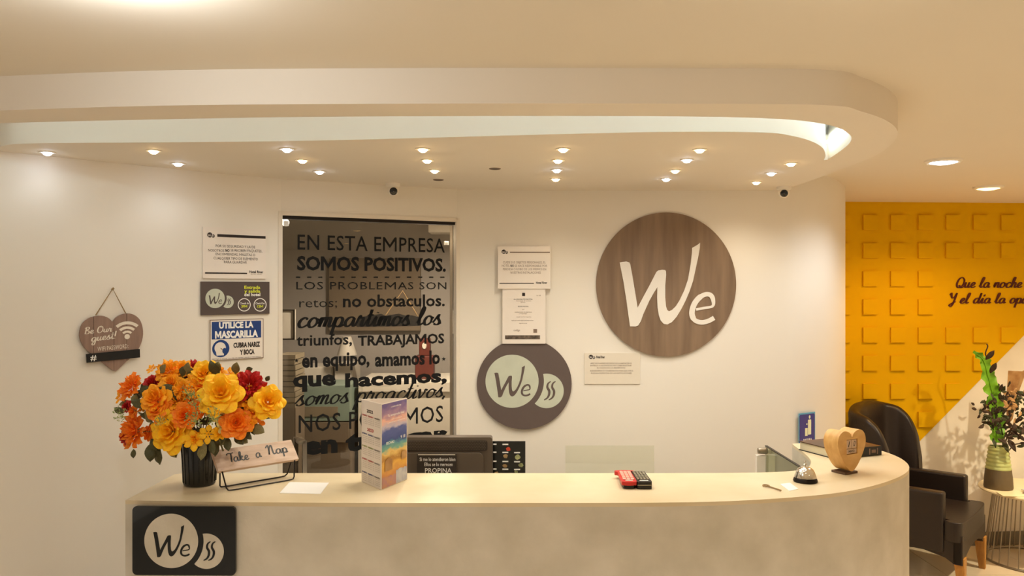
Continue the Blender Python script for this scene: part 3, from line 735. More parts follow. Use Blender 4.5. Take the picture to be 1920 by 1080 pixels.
mb.tube([(b_[0]-.004, b_[1]-.004, .004), (b_[0]+.004, b_[1]+.003, .004)], .004, 6); mb.build('cord', 'rope', hroot)
def hs(body, x0, x1, yb, xh, rise, **k):
    p = cv((x0, yb)); q = cv((x1, yb)); t = cv((x0, yb-xh)); rr = cv((x0, yb-rise))[1]-p[1]
    mb = MB(); put_script(mb, body, p[0], q[0], p[1], t[1]-p[1], .0085, rise=rr, **k); mb.build('lettering', 'offwhite', hroot)
hs('Be Our', 124, 298, 832, 21, 12, w=.3, slant=.12); hs('guest!', 166, 325, 878, 24, 14, w=.3, slant=.12)
mb = MB(); p = cv((205, 935)); q = cv((400, 935)); t = cv((205, 908)); put_text(mb, 'WIFI PASSWORD:', p[0], q[0], p[1], t[1]-p[1], .0085, mtx=Matrix.Rotation(.06, 4, 'Z')); mb.build('lettering', 'offwhite', hroot)
mb = MB(); p = cv((160, 998)); q = cv((198, 998)); t = cv((160, 962)); put_text(mb, '#', p[0], q[0], p[1], t[1]-p[1], .0146, bold=.01); mb.build('lettering', 'white', cs_)
mb = MB(); c = cv((395, 853)); u = cv((396, 853))[0]-cv((395, 853))[0]
for r0, r1 in ((32, 46), (58, 75), (88, 108)):
    pts = [(c[0]+u*r1*math.cos(t), c[1]+u*r1*math.sin(t)) for t in [math.radians(48+84*i/14) for i in range(15)]]+[(c[0]+u*r0*math.cos(t), c[1]+u*r0*math.sin(t)) for t in [math.radians(132-84*i/14) for i in range(15)]]
    mb.flat(pts, .0086)
mb.flat(circ(c[0], c[1]+6*u, 17*u, 24), .0086); mb.build('wifi_symbol', 'offwhite', hroot)

# centre papers and round signs
pl = wall_plane(895, 1071, 719, .002)
d2 = empty('round_logo_sign', mtx=pl.mtx(), label='smaller dark charcoal round sign with pale logo circles', cat='sign')
c = pl.px(983, 719.5); R = pl.px(1071.5, 719)[0]-c[0]; Ry = pl.px(983, 634.5)[1]-c[1]
mb = MB(); mb.prism(circ(c[0], c[1], R, 96, Ry), -.002, .008, smooth=True); d2d = mb.build('disc', 'char', d2)
mb = MB(); q = pl.px(960, 714.5); rr = Ry*.585; logo_full(mb, q[0], q[1], rr, .0086, 0, 1, sx=1.0); mb.build('logo', ['palegreen', 'char'], d2d)
r_, pl, z = sheet('paper_certificate', 942, 1022.5, 541, 644.5, 'paper', 'white certificate sheet overlapping the smaller dark round sign', off=.021)
for t, x0, x1, y, m in (('ALCALDIA MUNICIPAL', 963, 999, 562, 'ink'), ('Secretaria de turismo', 968, 996, 565, 'inkgrey'), ('CERTIFICA', 976, 985, 568, 'inkgrey'), ('REGISTRO NACIONAL', 971, 991, 575.5, 'ink'), ('que', 979, 983, 581, 'inkgrey'), ('establecimiento de alojamiento', 965, 997, 586, 'inkgrey'), ('y hospedaje', 973, 988, 589, 'inkgrey'), ('cumple con los requisitos', 968, 996, 595, 'inkgrey'), ('exigidos por la norma vigente para prestar servicios', 959, 1000, 601.5, 'inkgrey'), ('vigencia anual', 973, 988, 607, 'inkgrey'), ('No. 0045', 1006, 1014, 555, 'inkgrey')):
    ptext(r_, pl, z, m, t, x0, x1, y-2, y)
pbar(r_, pl, z, 'ink', 979, 984.5, 549, 555, 'crest'); pbar(r_, pl, z, 'photo_dark', 947, 1012.5, 628.5, 636, 'photo_strip')
ptext(r_, pl, z, 'inkgrey', 'codigo', 963, 975, 617, 621); pbar(r_, pl, z, 'inkgrey', 1000, 1007, 617, 624, 'stamp')
r_, pl, z = sheet('paper_notice', 933.5, 1032, 462, 541.5, 'paper', 'printed notice taped above the certificate, right of the door', off=.025)
minilogo(r_, pl, z, 944.5, 472, 4); pbar(r_, pl, z, 'inkgrey', 956, 1031, 472.3, 474, ); pbar(r_, pl, z, 'ink', 936.5, 1001, 530.5, 532)
for t, x0, x1, yb in (('CUIDE SUS OBJETOS PERSONALES, EL', 943, 1023, 494), ('HOTEL', 941, 955.5, 500.2), ('SE HACE RESPONSABLE POR', 965, 1026, 500.5), ('PERDIDA O ROBO DE LOS MISMOS EN', 943, 1024, 506.8), ('NUESTRAS INSTALACIONES', 957, 1014, 513)):
    ptext(r_, pl, z, 'inkgrey', t, x0, x1, yb-4, yb)
ptext(r_, pl, z, 'ink', 'NO', 957, 963.5, 496.3, 500.4, bold=.03); ptext(r_, pl, z, 'ink', 'Hotel River', 1005, 1026, 528, 532, bold=.03)
r_, pl, z = sheet('plastic_notice', 1096, 1200, 662, 720, 'plastic_sleeve', 'faint notice in a clear sleeve below the large wooden disc', th=.0015, off=.003)
minilogo(r_, pl, z, 1108, 669, 4); ptext(r_, pl, z, 'ink', 'Hotel River', 1118, 1134, 667, 671.5, bold=.03)
for t, x0, x1, yb in (('APRECIADO HUESPED RECUERDE QUE LA HABITACION SE', 1107, 1184, 682.5), ('ENTREGA A LAS DOCE DEL DIA Y DEBE REGISTRAR', 1107, 1184, 686.7), ('SU SALIDA EN LA RECEPCION', 1119, 1172, 691), ('AGRADECEMOS SU COLABORACION PARA QUE OTROS', 1106, 1187, 696.5), ('PUEDAN DISFRUTAR DE LAS INSTALACIONES', 1108, 1184, 701)):
    ptext(r_, pl, z, 'inkgrey', t, x0, x1, yb-2.6, yb)
pl = wall_plane(1118, 1379, 534, .002)
d1 = empty('round_wooden_sign', mtx=pl.mtx(), label='large wood-grain round sign with two cream letters', cat='sign')
c = pl.px(1248.5, 533.5); R = pl.px(1379.5, 533)[0]-c[0]; Ry = pl.px(1248, 398.5)[1]-c[1]
mb = MB(); mb.prism(circ(c[0], c[1], R, 128, Ry), -.002, .008, smooth=True); d1d = mb.build('disc', 'woodgrey', d1)
mb = MB(); logo_we(mb, c[0], c[1], R, .008, th=.003); mb.build('lettering', 'wall', d1d)
# blue sign
r_, pl, z = sheet('blue_waste_sign', 1498, 1527.5, 772, 833, 'lightblue', 'small blue upright sign with a person symbol beyond the book', th=.003, off=.012)
mb = MB(); a = pl.px(1498, 833); b = pl.px(1527.5, 773); w_ = b[0]-a[0]
mb.prism(rrect(a[0], b[0]-.04*w_, a[1], b[1]-.004, .008), z-.0004, z+.0004); mb.build('blue_field', 'indigo', r_)
mb = MB(); c = pl.px(1516.7, 781.5); rr = .0065
mb.flat(circ(c[0], c[1], rr, 20, rr*1.4), z+.001); a = pl.px(1513, 815); b = pl.px(1519.5, 786); mb.flat(rrect(a[0]+.002, b[0], a[1], b[1], .003), z+.001)
a = pl.px(1508, 817.5); b = pl.px(1513, 802); mb.flat(rrect(a[0], b[0], a[1], b[1], .002), z+.001); c = pl.px(1511.5, 795); mb.flat(circ(c[0], c[1], .0045, 12), z+.001)
mb.build('person_symbol', 'ivory', r_); ptext(r_, pl, z+.001, 'white', 'BASURA', 1505, 1521, 822, 827, bold=.03)

# black snack menu board and acrylic sheet
o_ = at(955, 860, 3.25); root = empty('menu_board', (o_.x, 3.25, .75), label='black menu card with small food pictures right of the monitor', cat='menu')
fx = lambda x, y: ((x-960)/F*3.25-o_.x, CZ-.75+(540-y)/F*3.25)
mm = Matrix(((1, 0, 0, 0), (0, 0, -1, 0), (0, 1, 0, 0), (0, 0, 0, 1)))
def fbox(mb, x0, x1, y0, y1, z0, z1, mi=0):
    a = fx(x0, y1); b = fx(x1, y0); mb.box(a[0], b[0], a[1], b[1], z0, z1, mi, mtx=mm)
mb = MB(); fbox(mb, 920, 985, 827, 941.5, 0, .004); mb.build('card', 'gloss_black', root)
mb = MB()
for x in (925, 942, 964):
    for k_ in range(4):
        yy = (832.5, 847.5, 864.5, 879)[k_]+(x-925)*.02
        if x == 964 and k_ == 0: continue
        mb = MB(); fbox(mb, x, x+(6 if x == 925 else 11), yy-1.2, yy+1.2, .0045, .0052); mb.build('price_strip', 'white', root)
for x, y, r, m in ((953, 841.5, 5, 'food_red'), (948, 854.5, 5, 'food_tan'), (971, 856.5, 6, 'food_green'), (947, 873.5, 5, 'food_tan'), (977, 872, 5, 'food_green'), (968, 884.5, 4, 'food_green'), (931, 887, 4, 'food_tan')):
    c = fx(x, y); rr = r*.0021
    mb = MB(); mb.flat([(c[0]+rr*random.uniform(.7, 1.15)*math.cos(t), c[1]+rr*random.uniform(.6, 1.0)*math.sin(t)) for t in [2*PI*i/11 for i in range(11)]], .005, mtx=mm); mb.build('food_picture', m, root)
a = at(1060, 887, 3.7); b = at(1226, 835, 3.7)
mb = MB(); mb.box(a.x, b.x, 3.69, 3.70, .0, b.z, 0); tag(mb.build('acrylic_screen', 'pale_glass'), 'faint clear acrylic sheet standing behind the counter centre', 'screen')
gz = 1.1
root = empty('glass_partition', (1.045, 3.1, 0), label='small green glass side panel joining the counter return', cat='glass panel')
mb = MB(); mb.box(-.004, .004, -.22, .19, .7, gz); mb.build('glass', 'green_glass', root)
mb = MB(); mb.box(-.005, .005, -.22, .19, gz, gz+.003); mb.build('edge_strip', 'darkmetal', root)
mb = MB(); mb.box(-.045, -.01, .165, .19, 0, gz-.035); mb.build('post', 'wall', root)
mb = MB(); mb.lathe([(.006, -.03), (.012, -.028), (.014, .0), (.012, .012), (.005, .014)], 16, mtx=Matrix.Translation((-.012, .17, gz-.015))@Matrix.Rotation(PI/2, 4, 'Y')); mb.build('clamp', 'steel', root)

# ------------------------------------------------------------------ monitor
mr = empty('computer_monitor', (-.297, 3.0, .75), label='back of a grey computer monitor behind the counter', cat='monitor')
tp_ = at(0, 820, 3.0).z-.75
mb = MB(); mb.prism(rrect(-.225, .223, .07, tp_, .01), 0, .05, mtx=Matrix(((1, 0, 0, 0), (0, 0, 1, .0), (0, 1, 0, 0), (0, 0, 0, 1)))); mb.build('casing', 'monitor', mr, bevel=.006)
mb = MB(); mb.prism(rrect(-.205, .205, tp_-.05, tp_-.012, .008), -.004, .001, mtx=Matrix(((1, 0, 0, 0), (0, 0, 1, .0), (0, 1, 0, 0), (0, 0, 0, 1)))); vb_ = mb.build('vent_band', 'monitor_dark', mr)
mb = MB()
for r in range(6):
    for c in range(66):
        x = -.198+c*.006+(r % 2)*.003; z = tp_-.0455+r*.0056
        mb.box(x, x+.0032, -.0062, -.0038, z, z+.0032)
o = mb.build('vent_mesh', 'monitor', vb_); o['kind'] = 'stuff'
mb = MB(); mb.prism(rrect(-.19, .19, .1, tp_-.056, .02), -.012, .0, mtx=Matrix(((1, 0, 0, 0), (0, 0, 1, .0), (0, 1, 0, 0), (0, 0, 0, 1)))); mb.build('rear_shell', 'monitor', mr, bevel=.006)
mb = MB(); mb.box(-.05, .05, .0, .06, .01, .12); mb.build('stand_neck', 'monitor_dark', mr, bevel=.006)
mb = MB(); mb.prism(circ(0, .03, .12, 40, .09), 0, .012); mb.build('stand_base', 'monitor_dark', mr)
tr = empty('tip_sign', (0, 0, 0), label='dark card asking for tips fixed to the monitor back', cat='sign')
o_ = at(818, 870, 2.98); tr.location = o_
g = lambda x, y: ((x-818)/F*2.98, (870-y)/F*2.98)
mb = MB(); a = g(782, 905); b = g(856, 850.5); mb.box(a[0], b[0], a[1], b[1], 0, .003, mtx=mm); mb.build('card', 'monitor_dark', tr)
mb = MB(); a = g(784, 853); b = g(853.5, 851.4); mb.box(a[0], b[0], a[1], b[1], .003, .004, mtx=mm); mb.build('top_rule', 'offwhite', tr)
for t, x0, x1, yt, yb in (('Si me lo atendieron bien', 787, 854, 857.5, 864), ('Ellos se lo merecen', 796, 849, 867, 873.5), ('PROPINA', 797, 847, 877.5, 886)):
    mb = MB(); p = g(x0, yb); q = g(x1, yt); put_text(mb, t, p[0], q[0], p[1], q[1]-p[1], .0036, bold=.01, mtx=mm); mb.build('lettering', 'white', tr)

# ------------------------------------------------------------------ brochure (folded calendar)
z1 = 1.377
P0, P1, P2 = Vector((-.505, 2.685, 0)), Vector((-.42, 2.57, 0)), Vector((-.356, 2.716, 0))
br = empty('folded_calendar', (-.43, 2.66, CT), label='tall three-sided folded calendar card with a beach picture', cat='calendar')
off = Vector((.43, -2.66, 0))
def panel(a, b, name, m):
    a = a+off; b = b+off; t = (b-a).normalized(); n = Vector((t.y, -t.x, 0)); w = (b-a).length
    mt = Matrix(((t.x, 0, n.x, a.x), (t.y, 0, n.y, a.y), (0, 1, 0, 0), (0, 0, 0, 1)))
    mb = MB(); mb.box(.0, w, .001, z1-CT, -.0012, 0); o = mb.build(name, m, br, mtx=mt); return o, w
ml, wl_ = panel(P0, P1, 'left_panel', 'paper'); mr_, wr_ = panel(P1, P2, 'right_panel', 'paper'); panel(P2, P0, 'back_panel', 'paper')
Hc = z1-CT
def lt(body, u0, u1, v, h, m, mt=ml, w=None, z=.0006, **k):
    w = w or wl_; mb = MB(); put_text(mb, body, u0*w, u1*w, v*Hc, h*Hc, z, **k); mb.build('print', m, mt)
lt('2022', .28, .6, .86, .035, 'ink', bold=.03); lt('2023', .3, .62, .64, .035, 'inkred', bold=.03)
for v, m in ((.81, 'inkred'), (.59, 'inkblue'), (.44, 'inkgreen'), (.285, 'inkred'), (.125, 'inkblue')):
    lt('ENERO', .05, .3, v, .017, m, bold=.03); lt('FEBRERO', .35, .63, v-.003, .017, m, bold=.03); lt('MARZO', .68, .95, v-.006, .017, 'ink', bold=.03)
    for k_ in range(4):
        lt('1 2 3 4 5 6 7   8 9 10 11 12   13 14 15 16', .06, .94, v-.026-.022*k_, .009, 'inkgrey')
def rp(u0, u1, v0, v1, m, wob=0, name='picture_band'):
    n = 10; pts = [(u0*wr_, v0*Hc), (u1*wr_, v0*Hc)]+[((u1+(u0-u1)*i/n)*wr_, (v1+(random.uniform(-wob, wob) if wob else 0))*Hc) for i in range(n+1)]
    mb = MB(); mb.flat(pts, .0004+.0003*rp.k); rp.k += 1; mb.build(name, m, mr_)
rp.k = 0
def picture_mat():
    m = mat('beach_picture', (200, 160, 90), .35); nt = m.node_tree; L = nt.links.new; N = nt.nodes.new
    tc = N('ShaderNodeTexCoord'); sp = N('ShaderNodeSeparateXYZ'); L(tc.outputs['Object'], sp.inputs[0])
    mp = N('ShaderNodeMapping'); mp.inputs['Scale'].default_value = (1, 2, 1); L(tc.outputs['Object'], mp.inputs[0])
    n = N('ShaderNodeTexNoise'); n.inputs['Scale'].default_value = 26; n.inputs['Detail'].default_value = 6; L(mp.outputs[0], n.inputs['Vector'])
    ma = N('ShaderNodeMath'); ma.operation = 'MULTIPLY_ADD'; ma.inputs[1].default_value = .05; L(n.outputs['Fac'], ma.inputs[0]); L(sp.outputs['Y'], ma.inputs[2])
    dv = N('ShaderNodeMath'); dv.operation = 'DIVIDE'; dv.inputs[1].default_value = Hc+.05; L(ma.outputs[0], dv.inputs[0])
    r = N('ShaderNodeValToRGB'); cr = r.color_ramp
    st = [(0, (110, 80, 80)), (.12, (150, 112, 132)), (.20, (196, 130, 60)), (.30, (222, 170, 70)), (.36, (170, 120, 50)), (.42, (226, 190, 110)), (.46, (120, 170, 150)), (.51, (84, 140, 160)), (.54, (62, 80, 140)), (.64, (84, 96, 156)), (.68, (190, 180, 196)), (.74, (232, 180, 160)), (.79, (170, 136, 160)), (.9, (104, 90, 146)), (1, (110, 96, 150))]
    cr.elements[0].position = 0; cr.elements[0].color = lin(st[0][1]); cr.elements[1].position = 1; cr.elements[1].color = lin(st[-1][1])
    for p_, c_ in st[1:-1]: e_ = cr.elements.new(p_); e_.color = lin(c_)
    L(dv.outputs[0], r.inputs[0]); L(r.outputs[0], nt.nodes['Principled BSDF'].inputs['Base Color'])
picture_mat()
rp(.02, .98, .01, .99, 'beach_picture', name='beach_picture'); rp(.55, .98, .01, .17, 'photo_pale', .01, name='inset_picture'); rp(.02, .55, .01, .13, 'magenta', .01, name='inset_picture')
for u, v, w_, h_ in ((.12, .2, .28, .12), (.75, .28, .2, .08)):
    mb = MB(); mb.flat([(u*wr_, v*Hc), ((u+w_)*wr_, v*Hc), ((u+w_)*wr_, (v+h_)*Hc), ((u+w_*.5)*wr_, (v+h_*1.25)*Hc), (u*wr_, (v+h_)*Hc)], .002); mb.build('beach_hut', 'driedtan', mr_)
for t, u0, u1, v, h in (('a comfortable stay', .33, .72, .935, .018), ('Tu temporada ideal', .2, .84, .835, .026), ('reserva con anticipacion', .35, .75, .79, .013), ('y disfruta de los mejores planes', .2, .88, .757, .013), ('FECHAS', .15, .45, .51, .03), ('9 18', .7, .88, .535, .036)):
    lt(t, u0, u1, v, h, 'white', mt=mr_, w=wr_, z=.004, bold=.01)

# ------------------------------------------------------------------ vase of flowers
vx, vy = -1.035, 2.65
vr = empty('tall_planter', (vx, vy, CT), label='plain black ribbed flower vase on the counter left end', cat='vase')
prof = [(.045, 0), (.05, .004), (.0535, .08), (.059, .16), (.062, .172), (.058, .172), (.052, .15), (.048, .02), (0.001, .02)]
mb = MB(); mb.lathe(prof, 40, caps=False); mb.lathe([(.001, 0), (.045, 0)], 40, caps=False)
mb.build('pot', 'vase_black', vr)
mb = MB()
for i in range(20):
    t = 2*PI*i/20; mb.tube([(.0505*math.cos(t), .0505*math.sin(t), .01), (.0535*math.cos(t), .0535*math.sin(t), .08), (.059*math.cos(t), .059*math.sin(t), .16)], .0022, 5)
o = mb.build('ribs', 'vase_black', vr); o['kind'] = 'stuff'
mb = MB(); mb.lathe([(.001, .15), (.051, .15)], 24, caps=False); mb.build('filling', 'leafgreen', vr)
bq = empty('flower_bouquet', (vx, vy, CT+.155), label='bouquet of artificial yellow, orange and red flowers', cat='flowers')
def petal(mb, w, l, az, Rr, H, curl=0.0, wav=.0, mi=0):
    """one overlapping petal: Rr outward reach, H height, curl of the rim, all in units of l"""
    vs = []; nu, nv = 6, 5; ph = random.uniform(0, 6)
    for j in range(nv+1):
        v = j/nv; wd = w*min(1, v*2.6)**.6*math.sqrt(max(.12, 1-max(0, (v-.5)/.55)**2.4))
        r = l*(.05+Rr*v**.75+curl*max(0, v-.7)*1.6); z = l*(H*v-curl*max(0, v-.65)**2*4)
        for i in range(nu+1):
            u = i/nu*2-1; a = az+u*wd
            k = 1-.10*u*u*v
            vs.append((r*k*math.cos(a), r*k*math.sin(a), z-.10*l*u*u*v+wav*l*math.sin(4*u+ph)*v*v))
    k = nu+1
    mb.add(vs, [(j*k+i, j*k+i+1, (j+1)*k+i+1, (j+1)*k+i) for j in range(nv) for i in range(nu)], mi, True)
def rose(size, m, seed, kind='rose'):
    random.seed(seed); mb = MB()
    if kind == 'rose':
        for ring, (n, Rr, H, w, c) in enumerate(((3, .16, .72, 1.3, 0), (4, .34, .70, 1.05, .05), (5, .56, .62, .85, .12), (6, .80, .45, .72, .2), (6, 1.0, .22, .70, .25))):
            for i in range(n):
                petal(mb, w, size*random.uniform(.92, 1.08), 2*PI*(i+.37*ring)/n+random.uniform(-.15, .15), Rr, H, c, wav=.06)
    elif kind == 'ball':
        for ring, (n, Rr, H, w, c) in enumerate(((4, .2, .6, .7, 0), (6, .42, .62, .55, .1), (8, .68, .52, .46, .15), (9, .95, .3, .42, .2))):
            for i in range(n): petal(mb, w, size*random.uniform(.85, 1.15), 2*PI*(i+.5*ring)/n+random.uniform(-.2, .2), Rr, H, c, wav=.12)
    else:
        for i in range(6): petal(mb, .5, size*random.uniform(.85, 1.1), 2*PI*i/6, 1.0, .25, .1, wav=.06)
        for i in range(5): petal(mb, .6, size*.5, 2*PI*i/5, .5, .7, .1, wav=.04)
    mb.v = [(x, y, z-size*.35) for x, y, z in mb.v]
    return mb
def leafmesh(l, w, seed):
    random.seed(seed); mb = MB(); vs = []; n = 7
    for j in range(n+1):
        v = j/n; ww = w*math.sin(PI*min(1, v*1.02))**.75*(1+.12*math.sin(v*22)); 
        for u in (-1, -.5, 0, .5, 1): vs.append((u*ww*.5, v*l, .12*l*math.sin(v*2.2)-abs(u)*w*.12+.03*l*math.sin(9*v+u*2)))
    mb.add(vs, [(j*5+i, j*5+i+1, (j+1)*5+i+1, (j+1)*5+i) for j in range(n) for i in range(4)], 0, True)
    return mb
def aim(o, parent, pos, d, roll=0, s=1):
    d = Vector(d).normalized(); q = d.to_track_quat('Z', 'Y').to_matrix().to_4x4()
    o.parent = parent; o.matrix_local = Matrix.Translation(pos)@q@Matrix.Rotation(roll, 4, 'Z')@Matrix.Scale(s, 4)
protos = {}
def getp(kind, m, seed):
    k = (kind, m, seed)
    if k not in protos:
        o = rose(1.0, m, seed, kind).build('flower_head', m); protos[k] = o.data; bpy.data.objects.remove(o)
    return protos[k]
bc = Vector((vx, vy, CT+.155))
def flower(px, py, D, size, kind, m, dd=None, seed=1):
    p = at(px, py, D); c = at(372, 815, 2.66); d = (p-c).normalized()*.6+Vector((0, -.75, .12))
    if dd: d = Vector(dd)
    o = bpy.data.objects.new('flower_head', getp(kind, m, seed)); C.objects.link(o)
    aim(o, bq, p-bc, d, random.uniform(0, 6), size)
    o['label'] = {'petal_yellow': 'yellow', 'petal_orange': 'orange', 'petal_gold': 'golden', 'petal_red': 'red', 'petal_cream': 'cream'}[m]+' flower'
    return o
FL = [ # px, py, D, radius m, kind, material
 (240, 724, 2.62, .036, 'ball', 'petal_orange'), (222, 742, 2.64, .018, 'star', 'petal_gold'), (283, 718, 2.60, .028, 'rose', 'petal_red'), (235, 762, 2.60, .016, 'rose', 'petal_red'),
 (247, 770, 2.59, .016, 'rose', 'petal_orange'), (245, 808, 2.60, .046, 'ball', 'petal_orange'), (232, 818, 2.62, .022, 'rose', 'petal_red'), (282, 690, 2.64, .014, 'star', 'petal_gold'),
 (312, 692, 2.60, .032, 'ball', 'petal_gold'), (338, 690, 2.61, .026, 'rose', 'petal_gold'), (358, 689, 2.62, .028, 'ball', 'petal_red'), (317, 716, 2.57, .028, 'rose', 'petal_gold'),
 (287, 745, 2.53, .040, 'rose', 'petal_gold'), (295, 765, 2.52, .034, 'rose', 'petal_orange'), (330, 748, 2.54, .036, 'ball', 'petal_gold'), (344, 778, 2.50, .034, 'rose', 'petal_orange'),
 (316, 808, 2.50, .052, 'rose', 'petal_yellow'), (306, 782, 2.50, .022, 'star', 'petal_yellow'), (381, 698, 2.56, .036, 'rose', 'petal_yellow'), (373, 718, 2.54, .040, 'ball', 'petal_gold'),
 (392, 722, 2.55, .036, 'rose', 'petal_orange'), (414, 734, 2.48, .050, 'rose', 'petal_yellow'), (402, 752, 2.48, .036, 'rose', 'petal_yellow'), (468, 720, 2.54, .040, 'ball', 'petal_red'),
 (504, 752, 2.54, .042, 'rose', 'petal_yellow'), (468, 745, 2.54, .036, 'ball', 'petal_gold'), (476, 768, 2.55, .030, 'rose', 'petal_orange'), (444, 792, 2.50, .038, 'rose', 'petal_orange'),
 (460, 790, 2.52, .028, 'ball', 'petal_gold'), (424, 780, 2.50, .030, 'star', 'petal_cream'), (424, 800, 2.50, .022, 'star', 'petal_cream'), (390, 814, 2.50, .022, 'star', 'petal_yellow'),
 (412, 812, 2.50, .018, 'ball', 'petal_yellow'), (361, 826, 2.49, .024, 'star', 'petal_yellow'), (365, 822, 2.50, .018, 'rose', 'petal_gold'), (380, 760, 2.52, .030, 'ball', 'petal_orange'),
 (340, 728, 2.55, .026, 'ball', 'petal_gold'), (430, 700, 2.60, .018, 'star', 'petal_gold'), (446, 712, 2.58, .026, 'ball', 'petal_yellow'), (482, 790, 2.58, .020, 'star', 'petal_orange'),
 (268, 756, 2.60, .022, 'ball', 'petal_gold'), (276, 812, 2.60, .020, 'rose', 'petal_orange'), (402, 694, 2.60, .022, 'ball', 'petal_gold'), (354, 752, 2.54, .024, 'rose', 'petal_gold'), (300, 730, 2.56, .02, 'ball', 'petal_yellow')]
for i, (x, y, D, s, k, m) in enumerate(FL): random.seed(100+i); flower(x, y, D+.02, s*1.24, k, m, seed=i % 3)
random.seed(11)
lm = [leafmesh(1, .62, i).build('leaf', m).data for i, m in enumerate(('leafgreen', 'leafolive', 'leafgreen'))]
for o in [o for o in bpy.data.objects if o.name.startswith('leaf') and o.parent is None]: bpy.data.objects.remove(o)
def leaf(px, py, D, ang, s, k, parent=bq, base=bc, tiltf=-.3, name='leaf'):
    o = bpy.data.objects.new(name, lm[k]); C.objects.link(o); p = at(px, py, D)
    o.parent = parent
    y = Vector((math.cos(ang), tiltf, math.sin(ang))).normalized(); z = Vector((random.uniform(-.4, .4), -1, random.uniform(-.3, .3)))
    x = y.cross(z).normalized(); z = x.cross(y)
    o.matrix_local = Matrix(((x.x*s, y.x*s, z.x*s, p.x-base.x), (x.y*s, y.y*s, z.y*s, p.y-base.y), (x.z*s, y.z*s, z.z*s, p.z-base.z), (0, 0, 0, 1)))
for x, y, D, a, s, k in ((284, 830, 2.6, -1.5, .062, 0), (294, 838, 2.6, -1.2, .06, 0), (283, 822, 2.6, -.9, .05, 0), (318, 835, 2.6, -.9, .05, 1), (404, 700, 2.6, 1.2, .045, 1), (440, 702, 2.6, 1.3, .045, 1), (460, 695, 2.62, .3, .03, 0),
                         (470, 800, 2.56, -.3, .055, 1), (440, 812, 2.55, -.8, .05, 0), (425, 820, 2.54, -1.3, .045, 0), (458, 808, 2.56, -.7, .04, 0), (262, 740, 2.6, .6, .05, 0), (300, 700, 2.6, .9, .04, 1), (250, 842, 2.6, -1.4, .03, 0),
                         (382, 830, 2.52, -1.6, .055, 1), (395, 826, 2.52, -1.2, .045, 0), (350, 700, 2.58, 1.3, .04, 1), (498, 715, 2.6, .9, .025, 0), (232, 775, 2.6, 2.5, .035, 0), (485, 770, 2.6, -.5, .05, 0)): leaf(x, y, D, a, s, k)
for i in range(170):
    t = random.uniform(0, 2*PI); r = math.sqrt(random.random()); x = 370+128*r*math.cos(t); y = 766+66*r*math.sin(t)
    leaf(x, y, random.uniform(2.57, 2.67), random.uniform(0, 6.3), random.uniform(.035, .06), random.choice((0, 1, 2)))
def sprig(px, py, D, s, n=46):
    mb = MB(); 
    for i in range(n):
        t = random.uniform(0, 6.28); r = s*math.sqrt(random.random()); x, z = r*math.cos(t), r*math.sin(t)*1.1; y = -.3*s+random.uniform(0, .35*s)
        q = s*random.uniform(.07, .12)
        mb.add([(x+q, y, z), (x-q, y, z), (x, y+q, z), (x, y-q, z), (x, y, z+q), (x, y, z-q)], [(0, 2, 4), (2, 1, 4), (1, 3, 4), (3, 0, 4), (2, 0, 5), (1, 2, 5), (3, 1, 5), (0, 3, 5)], 0, True)
        if i % 3 == 0: mb.tube([(0, s*.3, -s*.6), (x, y, z)], s*.02, 4)
    o = mb.build('filler_sprig', 'sprig', bq); o.location = at(px, py, D)-bc; o['kind'] = 'stuff'
for x, y, D, s in ((362, 752, 2.46, .026), (366, 782, 2.45, .03), (399, 778, 2.45, .026), (226, 775, 2.56, .024), (352, 733, 2.47, .022), (300, 790, 2.5, .018)): sprig(x, y, D, s)
mb = MB()
for i in range(26):
    x, y, D = FL[i][:3]; p = at(x, y, D)-bc; mb.tube([(random.uniform(-.02, .02), random.uniform(-.02, .02), -.13), (p.x*.25, p.y*.2, .02), tuple(p*.9)], .0018, 4)
p = at(411, 825, 2.58)-bc; q = at(419, 846, 2.58)-bc
mb.tube([tuple(p), tuple(q)], .003, 5)
o = mb.build('stems', 'leafolive', bq); o['kind'] = 'stuff'

# ------------------------------------------------------------------ "Take a Nap" wooden board on its wire stand
tn = empty('nap_sign', (-.85, 2.66, CT), math.atan2(.19, .207), label='tilted wooden board reading Take a Nap on black wire', cat='sign')
# local: x along the board (.28 long), y away, z up; front bottom edge at y = 0
bm_ = Matrix.Translation((0, -.028, .066))@Matrix.Rotation(math.radians(46), 4, 'X')
mb = MB(); mb.box(-.14, .14, 0, .081, -.012, 0, mtx=bm_); bd_ = mb.build('board', 'whitewash', tn, bevel=.0015)
mb = MB(); put_script(mb, 'Take', -.098, -.028, .028, .0165, .0006, w=.3, slant=.05, contrast=.4, mtx=bm_); put_script(mb, 'a', -.004, .016, .03, .0175, .0006, w=.3, slant=.05, contrast=.4, mtx=bm_)
put_script(mb, 'Nap', .04, .112, .034, .0175, .0006, w=.3, slant=.05, contrast=.4, mtx=bm_); o = mb.build('lettering', 'black', bd_)
mb = MB(); r = .02; x = .115
loop = [(-x-.012, -.022, .07), (-x-.004, -.034, .022), (-x+.0, -.038, .008), (-x+.016, -.04, .003), (0, -.04, .003), (x-.016, -.04, .003), (x, -.038, .008), (x+.004, -.034, .022), (x+.012, -.022, .07)]
mb.tube(smooth(loop, 4), .0024, 6)
loop2 = [(-x-.012, -.010, .075), (-x-.004, .01, .02), (-x, .017, .008), (-x+.016, .02, .003), (0, .02, .003), (x-.016, .02, .003), (x, .017, .008), (x+.004, .01, .02), (x+.012, -.01, .075)]
mb.tube(smooth(loop2, 4), .0024, 6); mb.build('wire_stand', 'darkmetal', tn)

